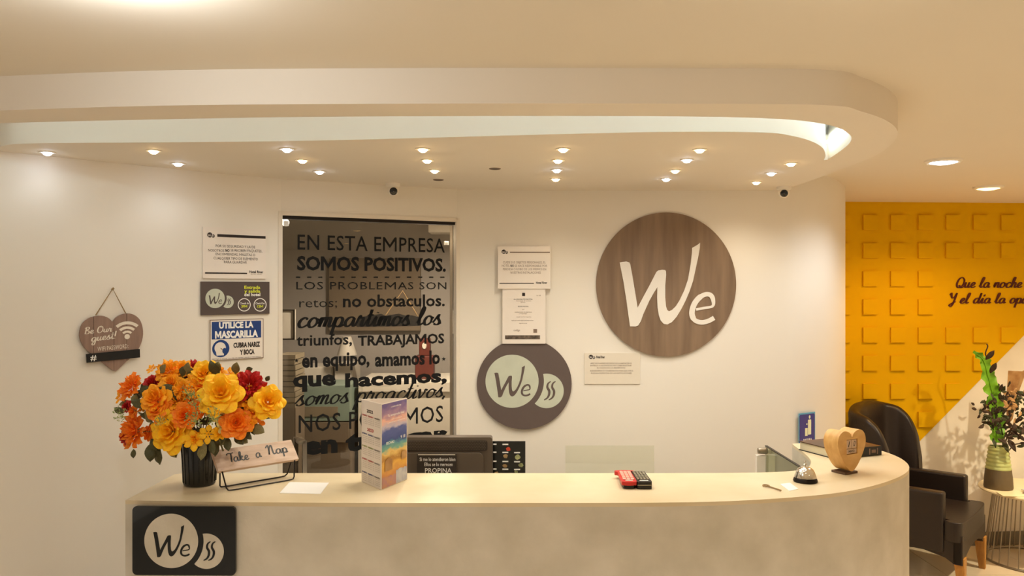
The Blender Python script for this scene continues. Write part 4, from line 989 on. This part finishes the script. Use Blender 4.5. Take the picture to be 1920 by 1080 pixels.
# ------------------------------------------------------------------ small things on the counter
def card(name, pts, m, label, cat, th=.0008):
    P = [on_z(x, y, CT) for x, y in pts]; c = sum(P, Vector())/len(P)
    mb = MB(); q = [(p.x-c.x, p.y-c.y) for p in P]
    A = sum(q[i][0]*q[(i+1) % 4][1]-q[(i+1) % 4][0]*q[i][1] for i in range(4))
    mb.prism(q if A > 0 else q[::-1], 0, th); o = mb.build(name, m); o.location = (c.x, c.y, CT+.0002); return tag(o, label, cat)
card('blank_card', [(543, 904.5), (617, 905.5), (601, 926.5), (524, 925)], 'white', 'square white card lying beside the wooden nap sign', 'card')
card('paper_slip', [(1463, 908), (1481, 905.5), (1497, 917), (1480, 921)], 'white', 'small white slip lying beside the chrome bell', 'paper')
a = on_z(1432, 909, CT+.004); b = on_z(1464.5, 919.5, CT+.004); c = (a+b)/2
pen = empty('metal_key', (c.x, c.y, CT), label='thin bronze key lying left of the white slip', cat='key')
mb = MB(); mb.tube([tuple(a+(b-a)*.35-c+Vector((0, 0, .004))), tuple(b-c+Vector((0, 0, .004)))], .0024, 6); mb.build('shaft', 'rope', pen)
mb = MB(); d_ = (b-a).normalized(); s_ = Vector((-d_.y, d_.x, 0)); q = a-c+Vector((0, 0, .004))
mb.tube([tuple(q+d_*(.011+.011*math.cos(t))+s_*.009*math.sin(t)) for t in [2*PI*i/16 for i in range(16)]], .0022, 6, closed=True)
mb.tube([tuple(q+d_*.022), tuple(q+(b-a)*.36)], .0024, 6); mb.build('bow', 'rope', pen)
# bell
bl = on_z(1510, 903, CT); bell = empty('service_bell', (bl.x, bl.y, CT), label='chrome reception bell with a dark base', cat='bell')
mb = MB(); mb.lathe([(.001, 0), (.038, 0), (.0395, .004), (.037, .012), (.033, .015), (.001, .015)], 40, caps=False); mb.build('base', 'darkmetal', bell)
mb = MB(); mb.lathe([(.036, .015), (.0355, .018), (.033, .024), (.0305, .033), (.025, .042), (.016, .048), (.006, .050), (.001, .0505)], 40, caps=False); mb.build('dome', 'chrome', bell)
mb = MB(); mb.lathe([(.003, .05), (.003, .056), (.0055, .057), (.0055, .059), (.0025, .061), (.002, .066), (.004, .067), (.004, .070), (.001, .071)], 16, caps=False); mb.build('plunger', 'chrome', bell)
# remotes
def remote(name, px0, px1, label, body, keys, rz, red):
    a = on_z(px0, 916.5 if red else 917.5, CT); rt = empty(name, (a.x, a.y, CT), rz, label=label, cat='remote control')
    mb = MB(); L_ = .155; w = .024
    if red:
        mb.prism(s2([(-w, .005), (-w*.8, -.004), (0, -.008), (w*.8, -.004), (w, .005), (w*1.02, .06), (w*.98, L_-.03), (w*1.35, L_-.018), (w*1.3, L_), (w*.4, L_+.004), (-w*.4, L_+.004), (-w*1.3, L_), (-w*1.35, L_-.018), (-w*.98, L_-.03), (-w*1.02, .06)], 3, True), .012, .024)
        cv_ = mb.build('cover', body, rt, bevel=.004)
        mb = MB(); mb.prism(rrect(-w*.8, w*.8, -.002, L_-.02, .01), 0, .013); mb.build('body', 'remoteblack', rt)
        for r in range(6):
            for c in range(3):
                mb = MB(); mb.prism(rrect(-.0185+c*.013, -.0080+c*.013, .018+r*.020, .032+r*.020, .002), .024, .028); mb.build('key', keys, cv_)
        mb = MB(); mb.prism(rrect(-.012, .012, .004, .012, .002), .024, .0265); mb.build('badge', 'offwhite', rt)
    else:
        mb.prism(rrect(-w, w, 0, L_, .008), 0, .024); bd_ = mb.build('body', body, rt, bevel=.004)
        for r in range(7):
            for c in range(4):
                mb = MB(); mb.prism(rrect(-.0195+c*.0102, -.012+c*.0102, .028+r*.0165, .038+r*.0165, .002), .024, .0275); mb.build('key', keys, bd_)
        mb = MB(); mb.prism(rrect(-.014, .014, .013, .019, .001), .024, .0255); mb.build('badge', 'white', rt)
        mb = MB(); mb.box(-.0235, .0235, -.0006, .0006, .012, .0145); mb.build('seam', 'keygrey', rt)
    return rt
remote('red_remote', 1180, 0, 'red remote control with pink keys, left of the black one', 'redrubber', 'pinkkeys', -.03, True)
remote('black_remote', 1209, 0, 'black remote control with grey keys beside the red one', 'remoteblack', 'keygrey', .0, False)
# wooden heart calendar
hx = Vector((1.172, 2.818, CT)); hc = empty('heart_calendar', hx, math.atan2(.031, .055), label='heart-shaped pale wooden block calendar showing 10', cat='calendar')
mb = MB(); mb.box(-.033, .033, -.028, .030, 0, .008); mb.build('base', 'darkwood', hc, bevel=.001)
hp2 = [(0, .0), (.03, .02), (.052, .05), (.068, .08), (.073, .105), (.066, .128), (.047, .142), (.025, .141), (.008, .132), (0, .120), (-.008, .132), (-.025, .141), (-.047, .142), (-.066, .128), (-.073, .105), (-.068, .08), (-.052, .05), (-.03, .02)]
hh = s2(hp2, 4, True); hm = Matrix(((1, 0, 0, 0), (0, 0, -1, 0), (0, 1, 0, .010), (0, 0, 0, 1)))
win = [(-.028, .060), (.030, .060), (.030, .112), (-.028, .112)]
mb = MB(); mb.prism(hh, -.03, .022, smooth=True, mtx=hm); mb.build('core', 'palewood', hc)
mb = MB(); mb.prism(hh, .0222, .03, smooth=True, holes=[win], mtx=hm); mb.build('front_plate', 'palewood', hc)
for x0, x1, t in ((-.026, .000, '1'), (.002, .028, '0')):
    mb = MB(); mb.box(x0, x1, .080, .110, .0222, .027, mtx=hm); ob = mb.build('number_block', 'pinkwood', hc, bevel=.001)
    mb = MB(); cx = (x0+x1)/2; put_text(mb, t, cx-.004, cx+.006, .086, .019, .0275, shear=.3, bold=.01, mtx=hm); mb.build('digit', 'black', ob)
mb = MB(); mb.box(-.026, .028, .062, .078, .0222, .027, mtx=hm); ob = mb.build('month_block', 'pinkwood', hc, bevel=.001)
mb = MB(); put_text(mb, 'MAYO', -.014, .016, .066, .008, .0275, bold=.02, mtx=hm); mb.build('lettering', 'black', ob)
# book
N_ = Vector((1.225, 3.03, 0)); R_ = Vector((1.438, 3.116, 0)); rz = math.atan2(.086, .213); bl_ = .229; bw = .198
bk = empty('hardback_book', (N_.x, N_.y, CT), rz, label='thick dark book behind the wooden heart calendar', cat='book')
for nm, z0, z1_, m in (('back_cover', 0, .003, 'spine'), ('front_cover', .033, .036, 'bookcover')):
    mb = MB(); mb.box(0, bl_, 0, bw, z0, z1_); mb.build(nm, m, bk, bevel=.0008)
mb = MB(); mb.box(.004, bl_-.004, .002, bw-.005, .003, .033); mb.build('page_block', 'pages', bk)
mb = MB(); mb.box(-.0, bl_, -.003, .0, 0, .036); sp_ = mb.build('spine', 'spine', bk, bevel=.001)
mb = MB()
for x0, x1, z0, z1_ in ((.115, .12, .006, .03), (.165, .17, .006, .03), (.178, .198, .012, .024), (.205, .209, .006, .03)): mb = MB(); mb.box(x0, x1, -.0036, -.003, z0, z1_); mb.build('spine_ornament', 'hearttaupe', sp_)

# ------------------------------------------------------------------ armchair
O = Vector((2.762, 4.80, 0)); ch = empty('wingback_armchair', O, math.atan2(-.66, .75), label='dark brown leather wingback armchair in front of the yellow wall', cat='armchair')
def loft(mb, path, prof_at, mi=0, smooth_=True):
    rings = [prof_at(i/(len(path)-1), Vector(p), path, i) for i, p in enumerate(path)]
    k = len(rings[0]); vs = [v for r in rings for v in r]
    mb.add(vs, [(i*k+j, i*k+(j+1) % k, (i+1)*k+(j+1) % k, (i+1)*k+j) for i in range(len(rings)-1) for j in range(k)], mi, smooth_)
    mb.add(vs, [tuple(range(k))[::-1], tuple(range((len(rings)-1)*k, len(rings)*k))], mi, False)
bp_ = smooth([(-.355, -.315, 0), (-.43, -.318, 0), (-.50, -.31, 0), (-.57, -.26, 0), (-.60, -.15, 0), (-.605, 0, 0), (-.60, .15, 0), (-.57, .26, 0), (-.50, .31, 0), (-.43, .318, 0), (-.355, .315, 0)], 6)
def bprof(t, p, path, i):
    a = Vector(path[max(0, i-1)]); b = Vector(path[min(len(path)-1, i+1)]); d = (b-a).normalized(); n = Vector((-d.y, d.x, 0))
    e = min(t, 1-t)*2
    q_ = min(1, e/.36); top = .66+.29*math.sqrt(max(0, 1-(1-q_)**2))+.06*min(1, max(0, e-.25)/.6)
    th = .034; bot = .22; nn = -n
    pts = []
    for k in range(7):
        g_ = PI*k/6; pts.append(p+nn*th*math.cos(g_)+Vector((0, 0, top-.03+.03*math.sin(g_))))
    lean = Vector((-.03, 0, 0))
    out = [p+nn*th+Vector((0, 0, bot))]+[q+lean*((q.z-.4)/.6 if q.z > .4 else 0) for q in pts]+[p-nn*th+Vector((0, 0, bot))]
    return out
mb = MB(); loft(mb, bp_, bprof); o = mb.build('backrest', 'leather', ch, angle=50)
for sgn in (-1, 1):
    mb = MB(); y0, y1 = sorted((sgn*.245, sgn*.315))
    mb.box(-.56, -.085, y0, y1, .215, .565); mb.build('armrest', 'leather', ch, bevel=.014)
mb = MB(); poly = s2([(-.56, -.25), (-.1, -.25), (-.085, -.30), (-.01, -.31), (.015, -.24), (.022, 0), (.015, .24), (-.01, .31), (-.085, .30), (-.1, .25), (-.56, .25)], 3, True)
mb.prism(poly, .29, .405, smooth=True); mb.build('seat', 'leather', ch, bevel=.03, angle=60)
# seat rail with a curved lower edge that drops to the front legs
mb = MB()
def rail(pts, y):
    return pts
side = [(-.58, .22), (-.4, .225), (-.2, .215), (-.08, .19), (-.04, .165), (.008, .16), (.01, .31), (-.58, .31)]
for sgn in (-1, 1):
    y0, y1 = sorted((sgn*.25, sgn*.30)); mb.prism(side, -y1, -y0, mtx=Matrix(((1, 0, 0, 0), (0, 0, -1, 0), (0, 1, 0, 0), (0, 0, 0, 1))))
fr_ = [(-.30, .16), (-.25, .165), (-.2, .20), (-.1, .225), (0, .23), (.1, .225), (.2, .20), (.25, .165), (.30, .16), (.30, .33), (-.30, .33)]
mb.prism(fr_, -.04, .012, mtx=Matrix(((0, 0, 1, 0), (1, 0, 0, 0), (0, 1, 0, 0), (0, 0, 0, 1)))); mb.build('seat_rail', 'leather', ch, bevel=.006)
for sx, sy in ((-.01, -.265), (-.01, .265), (-.54, -.24), (-.54, .24)):
    mb = MB(); t0, t1 = .030, .017; dx = .012 if sx > -.1 else -.03
    vs = [(sx+dx+a*t1, sy+b*t1, 0) for a, b in ((-1, -1), (1, -1), (1, 1), (-1, 1))]+[(sx+a*t0, sy+b*t0, .20) for a, b in ((-1, -1), (1, -1), (1, 1), (-1, 1))]
    mb.add(vs, [(3, 2, 1, 0), (4, 5, 6, 7), (0, 1, 5, 4), (1, 2, 6, 5), (2, 3, 7, 6), (3, 0, 4, 7)]); mb.build('leg', 'legwood', ch, bevel=.002)

# ------------------------------------------------------------------ side table, vase with dried plants, magazines
tx, ty = 3.33, 5.12; TT = .465
tb = empty('side_table', (tx, ty, 0), label='round side table with a wire cage base beside the armchair', cat='table')
mb = MB(); mb.lathe([(.001, TT-.022), (.285, TT-.022), (.30, TT-.016), (.303, TT-.008), (.298, TT), (.001, TT)], 56, caps=False); mb.build('tabletop', 'tabletop', tb)
def ring(r, z, rt): return [(r*math.cos(2*PI*i/56), r*math.sin(2*PI*i/56), z) for i in range(56)]
mb = MB(); mb.tube(ring(.268, .008, 0), .0075, 8, closed=True); mb.build('base_ring', 'tablewire', tb)
mb = MB(); mb.tube(ring(.215, TT-.028, 0), .006, 8, closed=True); mb.build('top_ring', 'tablewire', tb)
for i in range(28):
    t = 2*PI*i/28+.05; mb = MB(); mb.tube([(.215*math.cos(t), .215*math.sin(t), TT-.026), (.268*math.cos(t), .268*math.sin(t), .01)], .0036, 6); mb.build('wire', 'tablewire', tb)
p = on_z(1868, 902.5, TT); vvx, vvy = 3.125, 5.14
pv = empty('ceramic_vase', (vvx, vvy, TT), label='green and brown ceramic vase on the side table', cat='vase')
mb = MB(); prof = [(.001, 0), (.081, 0), (.084, .01), (.080, .07), (.074, .125)]; mb.lathe(prof, 24, caps=False); mb.build('lower_body', 'ceram_brown', pv)
mb = MB(); pr = [(.074, .125)]
for i in range(1, 31): z_ = .125+i*.0048; pr.append((.074-.0006*i+.0022*math.sin(i*1.25), z_))
pr += [(.048, .27), (.046, .2), (.001, .19)]
mb.lathe(pr, 24, caps=False); mb.build('upper_body', 'ceram_green', pv)
pa = empty('dried_plant_arrangement', (vvx, vvy, TT+.26), label='arrangement of dried leaves and a long green fern frond', cat='plant')
pb = Vector((vvx, vvy, TT+.26))
def frond():
    mb = MB(); cl = smooth([at(x, y, 5.12)-pb for x, y in ((1868, 830), (1868, 790), (1862, 745), (1852, 705), (1843, 675), (1824, 660))], 6)
    n = len(cl); vs = []
    for i, p in enumerate(cl):
        t = i/(n-1); a = cl[max(0, i-1)]; b = cl[min(n-1, i+1)]; d = (b-a).normalized(); s = Vector((d.z, 0, -d.x))
        w = .058*math.sin(PI*min(1, .15+.8*t))**.6*(1-.4*t)
        for u in (-1, -.5, 0, .5, 1): vs.append(p+s*u*w*(1+.22*math.sin(i*1.9+u))+Vector((0, -.012*abs(u)+.014*math.sin(i*1.5+u*1.5)*abs(u), 0)))
    mb.add(vs, [(j*5+i, j*5+i+1, (j+1)*5+i+1, (j+1)*5+i) for j in range(n-1) for i in range(4)], 0, True)
    mb.tube([tuple(p+Vector((0, -.004, 0))) for p in cl], .003, 5); return mb
o = frond().build('fern_frond', 'fern', pa); o['label'] = 'bright green wavy frond'
mb = MB(); mb.tube(smooth([at(x, y, 5.16)-pb for x, y in ((1872, 800), (1868, 740), (1858, 690), (1848, 665), (1852, 650), (1850, 645))], 4), .004, 5); mb.build('stem', 'dried', pa)
lm2 = []
for i, m in enumerate(('dried', 'olivedark', 'driedtan')):
    o = leafmesh(1, .42, 20+i).build('leaf', m); lm2.append(o.data); bpy.data.objects.remove(o)
lm_s = lm; lm = lm2; random.seed(5)
for i in range(285):
    t = random.uniform(0, 2*PI); r = math.sqrt(random.random()); x = 1893+56*r*math.cos(t); y = 776+52*r*math.sin(t)
    if y > 805 and x < 1856: continue
    leaf(x, y, random.uniform(4.98, 5.24), random.uniform(0, 6.3), random.uniform(.032, .056), random.choice((0, 1, 1, 1, 0, 0, 0, 0, 1, 1, 0, 2)), pa, pb)
for x, y, a_, s, k in ((1848, 675, 1.0, .08, 0), (1856, 700, 1.2, .08, 0), (1832, 768, 2.9, .05, 0), (1828, 760, 2.6, .04, 0), (1912, 830, -.3, .06, 0), (1906, 838, .3, .05, 1), (1880, 825, -1.3, .08, 1), (1890, 822, -1.2, .09, 0), (1862, 822, -1.5, .06, 1)): leaf(x, y, 5.05, a_, s, k, pa, pb)
for i in range(9): leaf(random.uniform(1884, 1916), random.uniform(735, 775), 4.98, random.uniform(0, 6), random.uniform(.04, .07), 2, pa, pb)
mb = MB(); sp = smooth([at(x, y, 5.2)-pb for x, y in ((1893, 790), (1897, 750), (1903, 720), (1909, 695))], 5); n = len(sp); vs = []
for i, p in enumerate(sp):
    w = .02+.045*(i/(n-1)); vs += [p+Vector((-w, 0, 0)), p+Vector((0, -w*.6, .0)), p+Vector((w, 0, .015))]
mb.add(vs, [(j*3+i, j*3+i+1, (j+1)*3+i+1, (j+1)*3+i) for j in range(n-1) for i in range(2)], 0, True); mb.build('dried_spathe', 'driedtan', pa)
mb = MB(); mb.tube([(0, 0, -.1), (.05, 0, .05), (.1, -.02, .18)], .005, 5); mb.tube([(0, 0, -.1), (.02, -.03, .05), (-.03, -.05, .2)], .004, 5); mb.tube([(0, 0, -.1), (.1, .0, .02), (.19, -.02, .04)], .004, 5); mb.build('stems', 'dried', pa)
for i, (x, y, r_, m, lb) in enumerate(((3.29, 4.98, .5, 'photo_dark', 'glossy magazine at the bottom of the pile on the table'), (3.31, 5.0, .15, 'photo_pale', 'glossy magazine in the middle of the pile on the table'), (3.33, 4.99, .8, 'photo_dark', 'glossy magazine on top of the pile on the table'))):
    root = empty('magazine', (x, y, TT+.0005+i*.0085), r_, label=lb, cat='magazine', group='magazines on the side table')
    mb = MB(); mb.box(-.09, .09, -.06, .06, 0, .006); mb.build('pages', 'pages', root); mb = MB(); mb.box(-.091, .091, -.061, .061, .006, .0072); mb.build('cover', m, root)
card_ = MB(); card_.prism([(-.10, -.05), (.09, -.08), (.11, .03), (-.08, .06)], 0, .002)
o = card_.build('table_leaflet', 'tabletop'); o.location = (3.13, 4.985, TT+.0005); tag(o, 'plain cream leaflet on the side table in front of the vase', 'leaflet')

# ------------------------------------------------------------------ ceiling cameras
def cctv(px, py, D, label, yaw):
    p = at(px, py, D); root = empty('security_camera', (p.x, p.y, SOFF), yaw, label=label, cat='camera', group='ceiling cameras')
    mb = MB(); mb.lathe([(.034, 0), (.034, -.012), (.024, -.018), (.020, -.022)][::-1], 28); mb.build('mounting_base', 'trimwhite', root)
    mb = MB(); c = Vector((0, 0, p.z-SOFF)); R_ = .026
    prof = [(max(.0005, R_*math.sin(PI*i/12)), -R_*math.cos(PI*i/12)) for i in range(13)]
    mb.lathe(prof, 24, mtx=Matrix.Translation(c), caps=False); mb.build('ball', 'trimwhite', root)
    mb = MB(); mb.lathe([(.018, .016), (.018, .021), (.015, .0245), (.001, .027)], 24, mtx=Matrix.Translation(c)@Matrix.Rotation(math.radians(107), 4, 'X'), caps=False)
    mb.build('lens', 'gloss_black', root)
cctv(737, 357, 3.72, 'white ball security camera above the door', .25)
cctv(1470, 361, 3.84, 'white ball security camera at the right end of the soffit', -.3)

# ------------------------------------------------------------------ lamps
def lamp(kind, name, parent, energy, col, loc, size=.05, angle=130, blend=.6):
    L_ = bpy.data.lights.new(name, kind); L_.energy = energy; L_.color = col
    if kind == 'SPOT': L_.spot_size = math.radians(angle); L_.spot_blend = blend; L_.shadow_soft_size = size
    elif kind == 'POINT': L_.shadow_soft_size = size
    elif kind == 'AREA': L_.size = size; L_.shape = 'DISK'
    o = bpy.data.objects.new(name, L_); C.objects.link(o); o.location = loc
    if parent: o.parent = parent
    return o
def trim_bulb(root, rr, bulb, deep=.004):
    mb = MB(); mb.lathe([(rr*.62, -.001), (rr*.7, -.004), (rr, -.003), (rr, 0)], 20, caps=False); mb.build('trim_ring', 'trimwhite', root)
    mb = MB(); mb.lathe([(.0005, -.013), (rr*.3, -.012), (rr*.5, -.0085), (rr*.6, -.004), (rr*.62, -.001)], 16, caps=False); mb.build('bulb', bulb, root)
SPOTS = [(89, 285, 'c', 'cool white recessed spotlight farthest left in the soffit'), (288, 282, 'w', 'warm recessed spotlight, second from the left'), (334, 306, 'c', 'cool white recessed spotlight nearest the left wall'),
 (538, 279, 'c', 'cool white front spotlight of the diagonal trio above the door'), (567, 300, 'w', 'warm middle spotlight of the diagonal trio above the door'), (599, 321, 'c', 'cool white rear spotlight of the diagonal trio above the door'),
 (793, 279, 'w', 'warm front spotlight of the trio left of centre'), (801, 300, 'w', 'warm middle spotlight of the trio left of centre'), (815, 319, 'w', 'warm rear spotlight of the trio left of centre'),
 (1056, 279, 'w', 'warm front spotlight of the centre row of four'), (1046, 300, 'w', 'warm second spotlight of the centre row of four'), (1044, 318, 'c', 'cool white third spotlight of the centre row of four'), (1042, 335, 'w', 'warm rear spotlight of the centre row of four'),
 (1312, 280, 'w', 'warm front spotlight of the diagonal four right of centre'), (1288, 299, 'c', 'cool white second spotlight of the diagonal four right of centre'), (1266, 319, 'w', 'warm third spotlight of the diagonal four right of centre'), (1249, 335, 'c', 'bright cool rear spotlight of the diagonal four right of centre'),
 (1483, 306, 'w', 'warm front spotlight of the rightmost trio'), (1446, 324, 'c', 'cool white middle spotlight of the rightmost trio'), (1418, 341, 'w', 'warm rear spotlight of the rightmost trio')]
for x, y, k, lb in SPOTS:
    p = on_z(x, y, SOFF); root = empty('recessed_spotlight', (p.x, p.y, SOFF), label=lb, cat='spotlight', group='recessed spotlights in the soffit')
    trim_bulb(root, .026, 'bulbwarm' if k == 'w' else 'bulbcool')
    near = .07 if x < 90 else .2 if x < 340 else .6 if x < 600 else 1
    lamp('SPOT', 'spot_light', root, near*LP['spot']*(1.15 if k == 'w' else .75), WARM if k == 'w' else COOL, (0, 0, -.02), .012, 140, 1.0)
for x, y, lb in ((928, 316, 'unlit spotlight hole in the soffit near the centre'), (822, 337, 'unlit spotlight hole in the soffit near the camera')):
    p = on_z(x, y, SOFF); root = empty('empty_spotlight', (p.x, p.y, SOFF), label=lb, cat='spotlight')
    mb = MB(); mb.lathe([(.018, -.001), (.02, -.003), (.024, -.002), (.024, 0)], 20, caps=False); mb.build('trim_ring', 'inkgrey', root)
    mb = MB(); mb.lathe([(.0005, -.0012), (.018, -.001)], 16, caps=False); mb.build('socket', 'darkmetal', root)
for x, y, b, lb, c, en in ((1769, 300, 'paneler', 'bright cool white round ceiling downlight on the right', COOL, 1.0), (1853, 350, 'panelwarm', 'amber round ceiling downlight near the yellow wall', (1, .62, .25), 1.5)):
    p = on_z(x, y, CEIL); root = empty('ceiling_downlight', (p.x, p.y, CEIL), label=lb, cat='downlight', group='round downlights on the right')
    mb = MB(); mb.lathe([(.058, -.012), (.068, -.014), (.078, -.008), (.08, 0)], 32, caps=False); mb.build('trim_ring', 'trimwhite', root)
    mb = MB(); mb.lathe([(.0005, -.02), (.03, -.019), (.058, -.012)], 28, caps=False); mb.build('lens', b, root)
    lamp('SPOT', 'down_light', root, LP['side']*en, c, (0, 0, -.03), .05, 150, .6)
# unseen lobby lamps around and behind the camera, most added as ambient fill
LOBLAB = ['cool white ceiling lamp just above the left top edge of the picture', 'warm ceiling lamp just above the right top edge of the picture', 'unseen fill lamp added to the left of the camera', 'unseen fill lamp added right above the camera', 'unseen fill lamp added to the right of the camera', 'unseen fill lamp added behind the camera on the left', 'unseen fill lamp added straight behind the camera', 'unseen fill lamp added behind the camera on the far right', 'unseen fill lamp added along the right wall', 'lobby ceiling lamp right of the side table']
k = 0
for x, y, c, en in ((-.72, 1.42, COOL, .045), (.66, 1.3, WARM, .01), (-1.6, .2, LEFT, 1), (.2, .2, NEUT, 1), (2.0, .6, NEUT, 1), (-1.2, -1.6, LEFT, 1), (1.0, -1.6, NEUT, 1), (3.4, -1.2, NEUT, 1), (3.9, 1.4, NEUT, 1), (3.75, 4.1, (1, .86, .6), 1.1)):
    k += 1
    root = empty('unseen_lamp', (x, y, CEIL), label=LOBLAB[k-1], cat='ceiling lamp', group='lobby ceiling lamps')
    mb = MB(); mb.lathe([(.036, -.02), (.045, -.022), (.055, 0)], 28, caps=False); mb.build('rim', 'trimwhite', root)
    mb = MB(); mb.lathe([(.0005, -.024), (.036, -.02)], 24, caps=False); mb.build('diffuser', 'paneler' if c == COOL else 'panelwarm', root)
    lamp('POINT' if k < 3 else 'SPOT', 'unseen_light', root, LP['lobby']*en, c, (0, 0, -.06 if k < 3 else -.04), .03, 128, 1.0)
root = empty('office_fill_lamp', (-.35, 4.45, CEIL), label='unseen fill lamp added to brighten the office behind the door', cat='ceiling lamp')  # fill lamp added out of view so the office reads through the glass
mb = MB(); mb.lathe([(.0005, -.024), (.05, -.02), (.07, 0)], 24, caps=False); mb.build('diffuser', 'panelwarm', root)
lamp('SPOT', 'office_fill_light', root, LP['office'], (1, .92, .82), (0, 0, -.05), .03, 170, .5)
